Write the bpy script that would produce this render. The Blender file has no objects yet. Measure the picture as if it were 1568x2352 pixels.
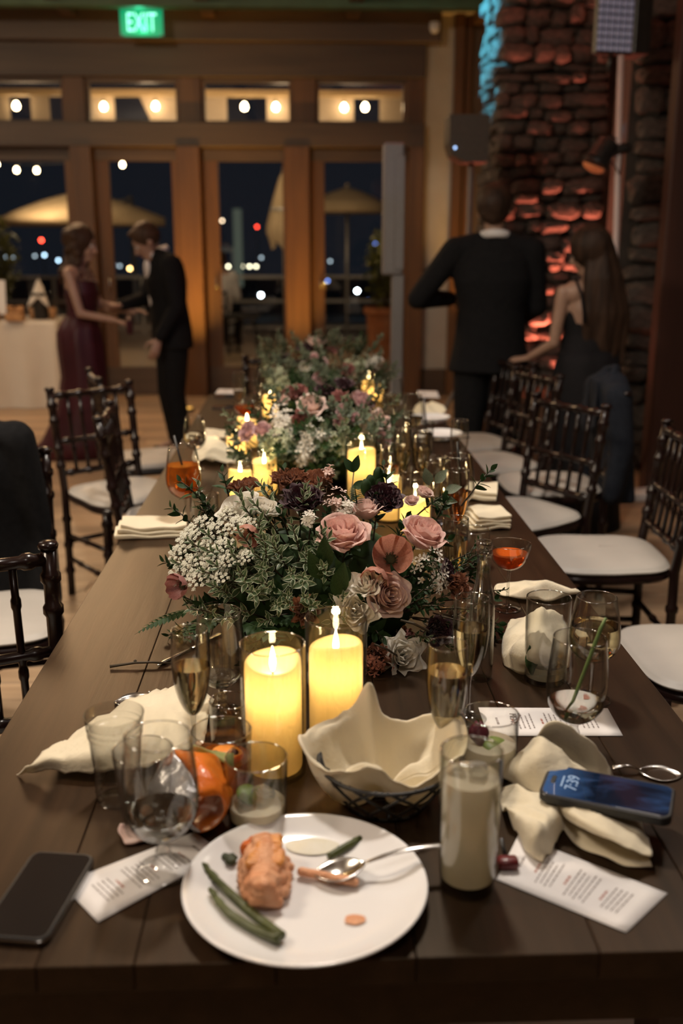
import bpy, bmesh, math, random
import numpy as np
from mathutils import Vector, Matrix, Euler, Quaternion, noise
random.seed(7)
S = bpy.context.scene
C = bpy.context.scene.collection
R = math.radians
# ---------------------------------------------------------------- camera
CAM = Vector((0, 0, 1.45)); PITCH = R(15.2); YAW = R(2.1); FPX = 2287.0
cd = bpy.data.cameras.new('camera'); cam = bpy.data.objects.new('camera', cd); C.objects.link(cam)
cam.location = CAM; cam.rotation_euler = Euler((R(90) - PITCH, 0, -YAW))
cd.sensor_fit = 'VERTICAL'; cd.sensor_height = 36.0; cd.sensor_width = 24.0
cd.lens = 36.0 * FPX / 2352.0; cd.clip_start = 0.05; cd.clip_end = 400
cd.dof.use_dof = True; cd.dof.focus_distance = 1.72; cd.dof.aperture_fstop = 2.8
S.camera = cam
# ---------------------------------------------------------------- world (night sky)
w = bpy.data.worlds.new('night'); S.world = w; w.use_nodes = True
w.node_tree.nodes['Background'].inputs[0].default_value = (0.012, 0.016, 0.024, 1)
w.node_tree.nodes['Background'].inputs[1].default_value = 0.55
# ---------------------------------------------------------------- lights of the room
def area(loc, to, size, power, col, size_y=None, spread=180):
    l = bpy.data.lights.new('lamp', 'AREA'); l.energy = power; l.color = col; l.size = size
    if size_y: l.shape = 'RECTANGLE'; l.size_y = size_y
    l.spread = R(spread)
    o = bpy.data.objects.new('lamp', l); C.objects.link(o); o.location = loc
    o.rotation_euler = (Vector(to) - Vector(loc)).to_track_quat('-Z', 'Y').to_euler(); return o
def spot(loc, to, power, col, angle=60, blend=.5, rad=.04):
    l = bpy.data.lights.new('lamp', 'SPOT'); l.energy = power; l.color = col; l.spot_size = R(angle)
    l.spot_blend = blend; l.shadow_soft_size = rad
    o = bpy.data.objects.new('lamp', l); C.objects.link(o); o.location = loc
    o.rotation_euler = (Vector(to) - Vector(loc)).to_track_quat('-Z', 'Y').to_euler(); return o
def point(loc, power, col, rad=.02):
    l = bpy.data.lights.new('lamp', 'POINT'); l.energy = power; l.color = col; l.shadow_soft_size = rad
    o = bpy.data.objects.new('lamp', l); C.objects.link(o); o.location = loc; return o
WARM = (1, .80, .60)
area((-1.95, 7.95, 3.28), (-1.2, 4.9, 0), 1.3, 85, (1, .62, .32), 1.4)     # ceiling lamps between the couple and the doors
area((0.12, 2.45, 3.30), (0.05, 1.5, .75), .22, 56, (1, .90, .79))        # ceiling lamp over the table
area((1.7, 3.2, 3.30), (0.9, 2.6, .4), .40, 12, (1, .90, .80))
area((-2.3, 1.4, 3.30), (-2.0, 4.6, 0), .7, 130, (1, .82, .62))
area((-4.6, 7.6, 3.30), (-4.0, 8.0, 0), 1.2, 45, (1, .84, .64))          # over the bar table
area((-0.1, -0.4, 3.1), (0.1, 1.7, .85), .5, 10, (1, .88, .78))            # unseen fill light added behind the camera to brighten the bouquet's front
for x, p_ in ((-1.04, 230), (-.05, 120)): spot((x, 8.75, .05), (x + .01, 9.7, 1.45), p_, (1, .52, .09), 60, 1, .05)   # amber uplights at the foot of the posts
spot((1.88, 7.02, .50), (1.60, 7.10, 3.2), 330, (1, .20, .11), 95, .9, .02)         # red uplights grazing the stone pier
spot((1.45, 7.00, .50), (1.80, 7.10, 2.6), 110, (1, .20, .11), 80, .9, .02)
spot((2.06, 6.98, .50), (2.0, 7.12, 3.0), 170, (1, .24, .14), 46, .9, .02)
spot((2.60, 5.98, .06), (2.50, 6.2, 2.2), 14, (1, .16, .06), 70, .9, .03)
spot((0.45, 8.05, 3.25), (1.36, 7.68, 2.85), 330, (.10, .70, 1.0), 48, .3, .02)      # cyan beam on the pier's side
spot((3.0, 2.4, 2.8), (-1.6, 6.9, 1.0), 40, (.32, .2, 1), 14, .7, .05)             # violet dance floor light
spot((0.75, 8.2, 3.30), (1.27, 9.8, 1.3), 20, (1, .90, .78), 38, .8, .05)      # spot added to lighten the cream panel, no fixture of its own
S.view_settings.view_transform = 'Standard'; S.view_settings.look = 'None'
S.view_settings.gamma = 1; S.view_settings.use_curve_mapping = False; S.view_settings.exposure = 0.08
cy = S.cycles
cy.max_bounces = 14; cy.diffuse_bounces = 4; cy.glossy_bounces = 5; cy.transmission_bounces = 12
cy.transparent_max_bounces = 48; cy.sample_clamp_indirect = 3.0; cy.sample_clamp_direct = 0
cy.use_denoising = True; cy.blur_glossy = .6; cy.use_adaptive_sampling = True; cy.adaptive_threshold = .015
# ---------------------------------------------------------------- projecting pixels of the photograph to places
def ray(px, py):
    x = (px - 784) / FPX; y = -(py - 1176) / FPX
    d = Vector((x, y, -1)); return cam.rotation_euler.to_matrix() @ d
def P(px, py, z=.75):
    d = ray(px, py); return CAM + d * ((z - CAM.z) / d.z)
def PY(px, py, Y):
    d = ray(px, py); return CAM + d * (Y / d.y)
def T(px, py, h):            # foot on the table of a thing of height h whose top centre is seen at px, py
    p = P(px, py, .75 + h); p.z = .75; return p
# ---------------------------------------------------------------- materials
def nt(name):
    m = bpy.data.materials.new(name); m.use_nodes = True; n = m.node_tree; n.nodes.clear()
    out = n.nodes.new('ShaderNodeOutputMaterial'); return m, n, out
def N(n, t, **kw):
    x = n.nodes.new(t)
    for k, v in kw.items():
        if k in x.inputs: x.inputs[k].default_value = v
        else: setattr(x, k, v)
    return x
def col(c): return (*c, 1) if len(c) == 3 else c
def mat(name, c, rough=.5, metal=0, c2=None, scale=8, stretch=(1, 1, 1), bump=0, bscale=None, emis=None, es=0, spec=.5, sheen=0, trans=0, detail=4, lo=.35, hi=.65, sss=0, coat=0):
    m, n, out = nt(name)
    b = N(n, 'ShaderNodeBsdfPrincipled'); b.inputs['Base Color'].default_value = col(c)
    b.inputs['Roughness'].default_value = rough; b.inputs['Metallic'].default_value = metal
    b.inputs['Specular IOR Level'].default_value = spec; b.inputs['Sheen Weight'].default_value = sheen
    b.inputs['Coat Weight'].default_value = coat
    n.links.new(b.outputs[0], out.inputs[0])
    tc = N(n, 'ShaderNodeTexCoord'); mp = N(n, 'ShaderNodeMapping'); mp.inputs['Scale'].default_value = stretch
    n.links.new(tc.outputs['Object'], mp.inputs[0])
    oi = N(n, 'ShaderNodeObjectInfo'); 
    if c2 is not None:
        ns = N(n, 'ShaderNodeTexNoise', Scale=scale, Detail=detail); n.links.new(mp.outputs[0], ns.inputs['Vector'])
        r = N(n, 'ShaderNodeValToRGB'); r.color_ramp.elements[0].color = col(c); r.color_ramp.elements[1].color = col(c2)
        r.color_ramp.elements[0].position = lo; r.color_ramp.elements[1].position = hi
        n.links.new(ns.outputs[0], r.inputs[0]); n.links.new(r.outputs[0], b.inputs['Base Color'])
    if bump:
        nb = N(n, 'ShaderNodeTexNoise', Scale=bscale or scale * 2, Detail=5); n.links.new(mp.outputs[0], nb.inputs['Vector'])
        bp = N(n, 'ShaderNodeBump', Strength=bump, Distance=.01); n.links.new(nb.outputs[0], bp.inputs['Height'])
        n.links.new(bp.outputs[0], b.inputs['Normal'])
    if emis: b.inputs['Emission Color'].default_value = col(emis); b.inputs['Emission Strength'].default_value = es
    if trans:
        t = N(n, 'ShaderNodeBsdfTranslucent'); t.inputs[0].default_value = col(c)
        if c2 is not None: n.links.new(r.outputs[0], t.inputs[0])
        mx = N(n, 'ShaderNodeMixShader', Fac=trans); n.links.new(b.outputs[0], mx.inputs[1]); n.links.new(t.outputs[0], mx.inputs[2])
        n.links.new(mx.outputs[0], out.inputs[0])
    return m
def woodmat(name, c1, c2, rough=.45, along='Y', grain=26, vary=.25, bump=.15, spec=.5, tint=None):
    m, n, out = nt(name); b = N(n, 'ShaderNodeBsdfPrincipled', Roughness=rough); b.inputs['Specular IOR Level'].default_value = spec
    if tint: b.inputs['Specular Tint'].default_value = col(tint)
    n.links.new(b.outputs[0], out.inputs[0])
    tc = N(n, 'ShaderNodeTexCoord'); mp = N(n, 'ShaderNodeMapping')
    st = {'X': (.06, 1, 1), 'Y': (1, .06, 1), 'Z': (1, 1, .06)}[along]; mp.inputs['Scale'].default_value = st
    oi = N(n, 'ShaderNodeObjectInfo'); mu = N(n, 'ShaderNodeMath', operation='MULTIPLY'); mu.inputs[1].default_value = 37.0
    n.links.new(oi.outputs['Random'], mu.inputs[0])
    ad = N(n, 'ShaderNodeVectorMath', operation='ADD'); n.links.new(tc.outputs['Object'], mp.inputs[0]); n.links.new(mp.outputs[0], ad.inputs[0]); n.links.new(mu.outputs[0], ad.inputs[1])
    ns = N(n, 'ShaderNodeTexNoise', Scale=grain, Detail=6, Roughness=.65, Distortion=.4); n.links.new(ad.outputs[0], ns.inputs['Vector'])
    r = N(n, 'ShaderNodeValToRGB'); r.color_ramp.elements[0].color = col(c1); r.color_ramp.elements[1].color = col(c2)
    r.color_ramp.elements[0].position = .32; r.color_ramp.elements[1].position = .72; n.links.new(ns.outputs[0], r.inputs[0])
    hs = N(n, 'ShaderNodeHueSaturation'); ma = N(n, 'ShaderNodeMapRange'); ma.inputs[3].default_value = 1 - vary; ma.inputs[4].default_value = 1 + vary
    n.links.new(oi.outputs['Random'], ma.inputs[0]); n.links.new(ma.outputs[0], hs.inputs['Value']); n.links.new(r.outputs[0], hs.inputs['Color']); n.links.new(hs.outputs[0], b.inputs['Base Color'])
    bp = N(n, 'ShaderNodeBump', Strength=bump, Distance=.004); n.links.new(ns.outputs[0], bp.inputs['Height']); n.links.new(bp.outputs[0], b.inputs['Normal'])
    return m
def glassmat(name, tint=(.985, .985, .975), edge=.35, gl=.9, rough=.015, base=.045):
    m, n, out = nt(name)
    lw = N(n, 'ShaderNodeLayerWeight', Blend=.5); pw = N(n, 'ShaderNodeMath', operation='POWER'); pw.inputs[1].default_value = 3.6
    n.links.new(lw.outputs['Facing'], pw.inputs[0])
    mr = N(n, 'ShaderNodeMapRange'); mr.inputs[3].default_value = base; mr.inputs[4].default_value = gl; n.links.new(pw.outputs[0], mr.inputs[0])
    p2 = N(n, 'ShaderNodeMath', operation='POWER'); p2.inputs[1].default_value = 3; n.links.new(lw.outputs['Facing'], p2.inputs[0])
    mc = N(n, 'ShaderNodeMix', data_type='RGBA'); mc.inputs[6].default_value = col(tint); mc.inputs[7].default_value = (edge * tint[0], edge * tint[1], edge * tint[2], 1)
    n.links.new(p2.outputs[0], mc.inputs[0])
    t = N(n, 'ShaderNodeBsdfTransparent'); n.links.new(mc.outputs[2], t.inputs[0]); g = N(n, 'ShaderNodeBsdfGlossy', Roughness=rough)
    mx = N(n, 'ShaderNodeMixShader'); n.links.new(mr.outputs[0], mx.inputs[0]); n.links.new(t.outputs[0], mx.inputs[1]); n.links.new(g.outputs[0], mx.inputs[2])
    n.links.new(mx.outputs[0], out.inputs[0]); return m
def liquid(name, c, ior=1.33, cloud=0, cc=None):
    m, n, out = nt(name); g = N(n, 'ShaderNodeBsdfGlass', IOR=ior, Roughness=0.0); g.inputs[0].default_value = col(c)
    n.links.new(g.outputs[0], out.inputs[0])
    if cloud:
        d = N(n, 'ShaderNodeBsdfDiffuse'); d.inputs[0].default_value = col(cc or c); t = N(n, 'ShaderNodeBsdfTranslucent'); t.inputs[0].default_value = col(cc or c)
        m2 = N(n, 'ShaderNodeMixShader', Fac=.5); n.links.new(d.outputs[0], m2.inputs[1]); n.links.new(t.outputs[0], m2.inputs[2])
        mx = N(n, 'ShaderNodeMixShader', Fac=cloud); n.links.new(g.outputs[0], mx.inputs[1]); n.links.new(m2.outputs[0], mx.inputs[2]); n.links.new(mx.outputs[0], out.inputs[0])
    return m
def emit(name, c, s):
    m, n, out = nt(name); e = N(n, 'ShaderNodeEmission', Strength=s); e.inputs[0].default_value = col(c); n.links.new(e.outputs[0], out.inputs[0]); return m
M = {}
M['table'] = woodmat('table wood', (.012, .0064, .0034), (.036, .019, .0098), .39, 'Y', 26, .16, .2, spec=.27, tint=(1, .78, .55))
M['floor'] = woodmat('oak floor', (.27, .175, .105), (.46, .32, .20), .42, 'X', 16, .28, .1)
M['timber'] = woodmat('timber', (.10, .042, .015), (.19, .085, .03), .5, 'Z', 12, .12, .2)
M['timber_h'] = woodmat('timber beam', (.075, .045, .028), (.13, .08, .048), .5, 'X', 12, .1, .2)
M['rafter'] = woodmat('rafter wood', (.10, .05, .025), (.17, .09, .05), .5, 'Y', 12, .1, .2)
M['chair'] = mat('mahogany lacquer', (.007, .0035, .003), .24, c2=(.014, .006, .005), scale=14, stretch=(1, 1, .2), coat=0, spec=.35)
M['cushion'] = mat('ivory vinyl', (.46, .43, .39), .5, c2=(.51, .475, .43), scale=5, bump=.05, bscale=90)
M['plaster'] = mat('cream plaster', (.50, .44, .35), .8, c2=(.55, .49, .40), scale=6, bump=.1)
M['ceiling'] = mat('ceiling panel', (.62, .55, .46), .8, c2=(.68, .61, .52), scale=5)
M['darkwall'] = mat('dark wall', (.10, .065, .045), .7, c2=(.13, .085, .06), scale=4)
M['redwood'] = woodmat('red brown column', (.035, .013, .009), (.06, .022, .015), .5, 'Z', 10, .1)
M['glass'] = glassmat('clear glass')
M['vase_glass'] = glassmat('vase glass', (.985, .98, .96), .55, .9, .01, .05)
M['plastic'] = glassmat('clear plastic', (.93, .93, .92), .55, .8, .12, .07)
M['pane'] = glassmat('window pane', (.93, .93, .92), .7, .9, .0, .05)
M['frost'] = glassmat('wet glass', (.90, .91, .88), .5, .85, .08, .06)
M['champagne'] = liquid('champagne', (.98, .93, .78))
M['rosewine'] = liquid('rose wine', (.98, .74, .52))
M['whitewine'] = liquid('white wine', (.98, .93, .78))
M['water'] = liquid('water', (.97, .98, .97))
M['aperol'] = liquid('orange cocktail', (1.0, .50, .12), 1.33, .30, (.95, .36, .06))
M['coupe'] = liquid('amber cocktail', (1.0, .42, .12), 1.33, .22, (.85, .28, .08))
M['marg'] = liquid('cloudy lime drink', (.97, .95, .90), 1.33, .80, (.95, .85, .70))
M['whisky'] = liquid('orange spirit', (1.0, .45, .06), 1.33, .3, (.8, .3, .05))
M['ice'] = liquid('ice', (.97, .98, .97), 1.31, .15, (.8, .8, .78))
M['wax'] = None
M['flame'] = emit('led flame', (1, .80, .42), 26)
M['steel'] = mat('steel', (.62, .60, .57), .22, 1, c2=(.5, .48, .45), scale=30)
M['china'] = mat('white china', (.80, .78, .77), .16, c2=(.82, .80, .79), scale=4, coat=.4)
M['black'] = mat('black plastic', (.012, .012, .013), .4, c2=(.02, .02, .02), scale=20)
M['blackmetal'] = mat('black wire', (.010, .010, .010), .5, 0, c2=(.02, .018, .016), scale=40)
M['napkin'] = mat('ivory napkin', (.82, .73, .54), .85, c2=(.86, .77, .58), scale=9, bump=.12, bscale=160, sheen=.2, trans=.18)
M['whitecloth'] = mat('white tablecloth', (.70, .64, .56), .85, c2=(.74, .68, .60), scale=5, bump=.1, bscale=60, trans=.1)
M['paper'] = mat('paper card', (.74, .71, .70), .7, c2=(.77, .74, .73), scale=14)
M['ink'] = mat('grey ink', (.25, .22, .21), .8, c2=(.3, .26, .25), scale=60)
M['redink'] = mat('red ink', (.42, .18, .14), .8, c2=(.46, .22, .18), scale=60)
M['candlewhite'] = None
# ---------------------------------------------------------------- mesh helpers
def frame(d):
    d = Vector(d).normalized(); u = Vector((0, 0, 1)) if abs(d.z) < .95 else Vector((1, 0, 0))
    a = d.cross(u).normalized(); b = a.cross(d).normalized(); return a, b, d
class MB:
    def __init__(s): s.v = []; s.f = []; s.m = []
    def add(s, v, f, mi=0):
        o = len(s.v); s.v += [tuple(p) for p in v]; s.f += [tuple(i + o for i in q) for q in f]; s.m += [mi] * len(f); return s
    def box(s, c, d, rz=0, jit=0, ch=0, rot=None, mi=0):
        c = Vector(c); x, y, z = [k / 2 for k in d]
        rm = rot if rot is not None else Matrix.Rotation(rz, 3, 'Z')
        if ch:
            vs = []
            for sx in (-1, 1):
                for sy in (-1, 1):
                    for sz in (-1, 1):
                        for k in range(3):
                            q = [x - ch, y - ch, z - ch]; q[k] += ch
                            vs.append(Vector((sx * q[0], sy * q[1], sz * q[2])))
            bm = bmesh.new(); [bm.verts.new(q) for q in vs]; bmesh.ops.convex_hull(bm, input=bm.verts[:])
            bm.verts.index_update(); fs = [[v.index for v in f.verts] for f in bm.faces]; vs = [v.co.copy() for v in bm.verts]; bm.free()
        else:
            vs = [Vector((a * x, b * y, e * z)) for a in (-1, 1) for b in (-1, 1) for e in (-1, 1)]
            fs = [(0, 1, 3, 2), (4, 6, 7, 5), (0, 4, 5, 1), (2, 3, 7, 6), (0, 2, 6, 4), (1, 5, 7, 3)]
        if jit: vs = [q + Vector([random.uniform(-jit, jit) for _ in range(3)]) for q in vs]
        return s.add([c + rm @ q for q in vs], fs, mi)
    def tube(s, pts, rad, seg=8, cap=True, flat=1.0, mi=0):
        pts = [Vector(p) for p in pts]; n = len(pts); rad = rad if hasattr(rad, '__len__') else [rad] * n
        vs = []; pa = None
        for i, p in enumerate(pts):
            d = (pts[min(i + 1, n - 1)] - pts[max(i - 1, 0)])
            if d.length < 1e-9: d = Vector((0, 0, 1))
            a, b, _ = frame(d)
            if pa is not None:
                a = (pa - d.normalized() * pa.dot(d.normalized())); 
                a = a.normalized() if a.length > 1e-6 else frame(d)[0]
                b = a.cross(d.normalized())
            pa = a
            for k in range(seg):
                t = 2 * math.pi * k / seg; vs.append(p + (a * math.cos(t) + b * math.sin(t) * flat) * rad[i])
        fs = [(i * seg + k, i * seg + (k + 1) % seg, (i + 1) * seg + (k + 1) % seg, (i + 1) * seg + k) for i in range(n - 1) for k in range(seg)]
        if cap: fs += [tuple(range(seg))[::-1], tuple(range((n - 1) * seg, n * seg))]
        return s.add(vs, fs, mi)
    def lathe(s, prof, c=(0, 0, 0), seg=40, mi=0, sx=1, sy=1):
        c = Vector(c); vs = []; idx = []
        for r, z in prof:
            if r < 1e-6: idx.append([len(vs)]); vs.append(c + Vector((0, 0, z)))
            else:
                idx.append(list(range(len(vs), len(vs) + seg)))
                vs += [c + Vector((r * sx * math.cos(2 * math.pi * k / seg), r * sy * math.sin(2 * math.pi * k / seg), z)) for k in range(seg)]
        fs = []
        for a, b in zip(idx, idx[1:]):
            for k in range(seg):
                q = [a[k % len(a)], a[(k + 1) % len(a)], b[(k + 1) % len(b)], b[k % len(b)]]
                u = []
                for x in q:
                    if x not in u: u.append(x)
                if len(u) > 2: fs.append(tuple(u))
        return s.add(vs, fs, mi)
    def grid(s, g, mi=0, wrap=False):
        n, m = len(g), len(g[0]); fs = []
        for i in range(n - 1):
            for j in range(m - (0 if wrap else 1)):
                k = (j + 1) % m; fs.append((i * m + j, i * m + k, (i + 1) * m + k, (i + 1) * m + j))
        return s.add([p for r_ in g for p in r_], fs, mi)
    def ball(s, c, r, seg=10, mi=0, sc=(1, 1, 1), rot=None):
        n = max(4, seg // 2); vs = []; rot = rot or Matrix.Identity(3)
        g = []
        for i in range(n + 1):
            t = math.pi * i / n
            g.append([Vector(c) + rot @ Vector((r * sc[0] * math.sin(t) * math.cos(2 * math.pi * k / seg), r * sc[1] * math.sin(t) * math.sin(2 * math.pi * k / seg), -r * sc[2] * math.cos(t))) for k in range(seg)])
        return s.grid(g, mi, True)
    def caps(s, a, b, ra, rb, seg=12, flat=1.0, side=None):   # tapered capsule, closed
        a = Vector(a); b = Vector(b); d = (b - a); L = d.length or 1e-6; d = d / L
        if side is not None:
            u = Vector(side); u = (u - d * u.dot(d)).normalized(); v = d.cross(u)
        else: u, v, _ = frame(d)
        g = []
        for i in range(5):
            t = math.pi / 2 * (1 - i / 4); g.append([a - d * ra * math.sin(t) + (u * math.cos(q) + v * math.sin(q) * flat) * ra * max(math.cos(t), .02) for q in [2 * math.pi * k / seg for k in range(seg)]])
        for i in range(1, 5): 
            t = math.pi / 2 * i / 4; 
            if i == 1: g.append([b + (u * math.cos(q) + v * math.sin(q) * flat) * rb for q in [2 * math.pi * k / seg for k in range(seg)]])
            g.append([b + d * rb * math.sin(t) + (u * math.cos(q) + v * math.sin(q) * flat) * rb * max(math.cos(t), .02) for q in [2 * math.pi * k / seg for k in range(seg)]])
        o = len(s.v); s.grid(g, 0, True); n = len(g)
        s.f += [tuple(o + k for k in range(seg))[::-1], tuple(o + (n - 1) * seg + k for k in range(seg))]; s.m += [0, 0]; return s
    def mesh(s, name, mats, smooth=True):
        me = bpy.data.meshes.new(name); me.from_pydata(s.v, [], s.f)
        for m in (mats if isinstance(mats, (list, tuple)) else [mats]): me.materials.append(m)
        if any(s.m): me.polygons.foreach_set('material_index', s.m)
        if smooth: me.polygons.foreach_set('use_smooth', [True] * len(me.polygons))
        me.update(); 
        return me
    def build(s, name, mats, parent=None, smooth=True, sharp=None, loc=None, sub=0, solid=0, fixn=True):
        me = s.mesh(name, mats, smooth)
        if fixn:
            bm = bmesh.new(); bm.from_mesh(me); bmesh.ops.recalc_face_normals(bm, faces=bm.faces); bm.to_mesh(me); bm.free()
        if sharp and smooth: me.set_sharp_from_angle(angle=R(sharp))
        o = link(name, me, parent, loc)
        if solid: x = o.modifiers.new('s', 'SOLIDIFY'); x.thickness = solid; x.offset = 0
        if sub: x = o.modifiers.new('sub', 'SUBSURF'); x.levels = x.render_levels = sub
        return o
def link(name, me, parent=None, loc=None):
    o = bpy.data.objects.new(name, me); C.objects.link(o)
    if parent is not None: o.parent = parent
    if loc is not None: o.location = loc
    return o
def tag(o, label=None, cat=None, group=None, kind=None):
    if label: o['label'] = label
    if cat: o['category'] = cat
    if group: o['group'] = group
    if kind: o['kind'] = kind
    return o
def thing(name, label, cat, loc=(0, 0, 0), rz=0, group=None):
    o = bpy.data.objects.new(name, None); C.objects.link(o); o.location = loc; o.rotation_euler = (0, 0, rz)
    o.empty_display_size = .05
    return tag(o, label, cat, group)
def struct(name, mb, m, parent=None, smooth=False, label=None):
    o = mb.build(name, m, parent, smooth)
    if parent is None: o['kind'] = 'structure'
    if label: o['label'] = label
    return o
KIDS = {}
def kids(o): return [c for c in bpy.data.objects if c.parent is o]
def dup(root, loc=None, rz=None, label=None, group=None, scale=None):
    r_ = root.copy(); C.objects.link(r_)
    ks = kids(root)
    for ch in ks:
        c = ch.copy(); C.objects.link(c); c.parent = r_
        for g in kids(ch):
            d = g.copy(); C.objects.link(d); d.parent = c
    if loc is not None: r_.location = loc
    if rz is not None: r_.rotation_euler = (0, 0, rz)
    if scale is not None: r_.scale = (scale,) * 3
    if label: r_['label'] = label
    if group: r_['group'] = group
    return r_
def remesh(mb, name, m, parent, voxel=.008, it=6, smooth=True):
    o = mb.build(name, m, parent, True)
    x = o.modifiers.new('r', 'REMESH'); x.mode = 'VOXEL'; x.voxel_size = voxel
    y = o.modifiers.new('s', 'SMOOTH'); y.factor = .5; y.iterations = it
    dg = bpy.context.evaluated_depsgraph_get(); me = bpy.data.meshes.new_from_object(o.evaluated_get(dg))
    old = o.data; o.modifiers.clear(); o.data = me; bpy.data.meshes.remove(old)
    me.polygons.foreach_set('use_smooth', [True] * len(me.polygons)); 
    if not me.materials: me.materials.append(m)
    return o
# ================================================================ THE SETTING
WY = 9.8
def bx(c, d, **k): return MB().box(c, d, **k)
# floor: base, then boards laid across
fl = struct('floor', bx((-1.5, 3.2, -.03), (13, 14.0, .04)), M['floor'])
rng = random.Random(3)
protos = []
for L in (1.5, 1.9, 2.3):
    protos.append((L, MB().box((0, 0, 0), (L - .003, .127, .016), ch=.0015).mesh('floor_plank', M['floor'], False)))
y = 1.0; n = 0
while y < 9.7:
    x = -3.6 + rng.uniform(0, 1.2) if True else 0
    while x < 2.4:
        L, me = rng.choice(protos); o = link('floor_plank', me, fl, (x + L / 2, y, -.003 + rng.uniform(-.0006, .0006))); x += L; n += 1
    y += .13
# other walls of the room
struct('wall_left', bx((-8.05, 3.2, 1.7), (.1, 14, 3.5)), M['darkwall'])
struct('wall_right', bx((3.6, 2.0, 1.7), (.1, 11.6, 3.5)), M['darkwall'])
struct('wall_rear', bx((-2.2, -3.8, 1.7), (11.8, .1, 3.5)), M['darkwall'])
cl = struct('ceiling', bx((-2.2, 3.0, 3.46), (11.8, 13.8, .08)), M['ceiling'])
k = 0
for x in (-6.98, -5.74, -4.5, -3.26, -2.02, -.81, .45, 1.6):
    k += 1; struct('trim_%d' % k, bx((x, 4.2, 3.385), (.12, 11.2, .09), ch=.006), M['rafter'])
k += 1; struct('trim_%d' % k, bx((-2.2, 9.02, 3.35), (11.6, .12, .10), ch=.006), mat('green tinted beam', (.10, .16, .08), .5, c2=(.12, .2, .1), scale=6))
# far wall of posts, beams, transoms and glass doors
def hbar(x0, x1, z0, z1, yc=WY + .06, dy=.16, m='timber_h', parent=None, nm=None):
    global k
    if parent is None:
        k += 1; return struct('trim_%d' % k, bx(((x0 + x1) / 2, yc, (z0 + z1) / 2), (x1 - x0, dy, z1 - z0), ch=.004), M[m])
    return bx(((x0 + x1) / 2, yc, (z0 + z1) / 2), (x1 - x0, dy, z1 - z0), ch=.003).build(nm, M[m], parent, False)
XL = -7.9
hbar(XL, 1.24, 3.16, 3.42, WY - .06, .30)               # top plate
hbar(XL, 1.12, 2.88, 3.16, WY, .20)
hbar(XL, 1.12, 2.285, 2.49, WY - .02, .24)              # door header
for a, b in ((-8, -7.0), (-6.5, -5.9), (-5.3, -4.8), (-4.2, -3.75), (-3.0, -2.95)): pass
posts = [(-2.20, -1.90, .12), (-1.16, -.86, .10), (-.14, .17, .10), (.93, 1.12, .10)]
bays = [(-2.90, -2.18), (-1.93, -1.15), (-.885, -.12), (.153, .925)]
# bay windows (transoms)
xs = -3.24
more = []
while xs > -7.6: more.append((xs - .75, xs)); xs -= 1.04
wn = 0
allb = [(-3.0, -2.18)] + bays[1:]
for a, b in more + [(-2.95, -2.18)] + bays[1:]:
    wn += 1
    wf = thing('window_%d' % wn, None, None, (0, 0, 0)); wf['kind'] = 'structure'
    for (p0, p1, q0, q1) in ((a - .03, b + .03, 2.84, 2.88), (a - .03, b + .03, 2.49, 2.52)):
        hbar(p0, p1, q0, q1, WY + .02, .08, 'timber_h', wf, 'window_frame')
    for q in (a - .015, b + .015): bx((q, WY + .02, 2.68), (.03, .08, .32)).build('window_frame', M['timber'], wf, False)
    bx(((a + b) / 2, WY + .02, 2.68), (b - a, .006, .33)).build('pane', M['pane'], wf, False)
def vpost(x0, x1, z0, z1, yc=WY, dy=.22, m='timber'):
    global k
    k += 1; return struct('trim_%d' % k, bx(((x0 + x1) / 2, yc, (z0 + z1) / 2), (x1 - x0, dy, z1 - z0), ch=.006), M[m])
def gap_posts(edges, z0, z1, yc, dy):
    for a, b in edges: vpost(a, b, z0, z1, yc, dy)
gap_posts([(m[1], m[1] + .26) for m in more] + [(-2.15, -1.96), (-1.12, -.915), (-.09, .123), (.955, 1.12)], 2.49, 2.88, WY + .01, .16)
# big posts between doors
gap_posts([(-2.11, -1.92), (-1.15, -.94), (-.17, .06), (.98, 1.12), (-3.2, -3.05), (-4.3, -4.1), (-5.4, -5.2), (-6.5, -6.3), (-7.6, -7.4)], 0, 2.29, WY - .04, .26)
# doors: stile frame + pane
dn = 0
for x0, x1, p0, p1 in ((-3.05, -2.11, -2.95, -2.20), (-1.92, -1.15, -1.80, -1.22), (-.94, -.17, -.79, -.19), (.06, .98, .20, .84), (-4.1, -3.2, -4.0, -3.3), (-5.2, -4.3, -5.1, -4.4), (-6.3, -5.4, -6.2, -5.5), (-7.4, -6.5, -7.3, -6.6)):
    dn += 1; d = thing('door_%d' % dn, None, None); d['kind'] = 'structure'
    hbar(x0, x1, 2.17, 2.29, WY + .03, .06, 'timber_h', d, 'top_rail'); hbar(x0, x1, .0, .27, WY + .03, .06, 'timber_h', d, 'bottom_rail')
    for a, b in ((x0, p0), (p1, x1)): bx(((a + b) / 2, WY + .03, 1.22), (b - a, .06, 1.9), ch=.003).build('stile', M['timber'], d, False)
    bx(((p0 + p1) / 2, WY + .03, 1.22), (p1 - p0, .006, 1.91)).build('pane', M['pane'], d, False)
    h = MB(); h.tube([(p0 - .04 if x0 > -2 else p1 + .04, WY - .01, 1.0), (p0 - .04 if x0 > -2 else p1 + .04, WY - .05, 1.0), ((p0 + .06), WY - .05, 1.0)] if False else [(p0 - .04, WY, 1.0), (p0 - .04, WY - .05, 1.0), (p0 - .04, WY - .05, 1.12)], .008, 8).build('handle', M['steel'], d)
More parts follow.
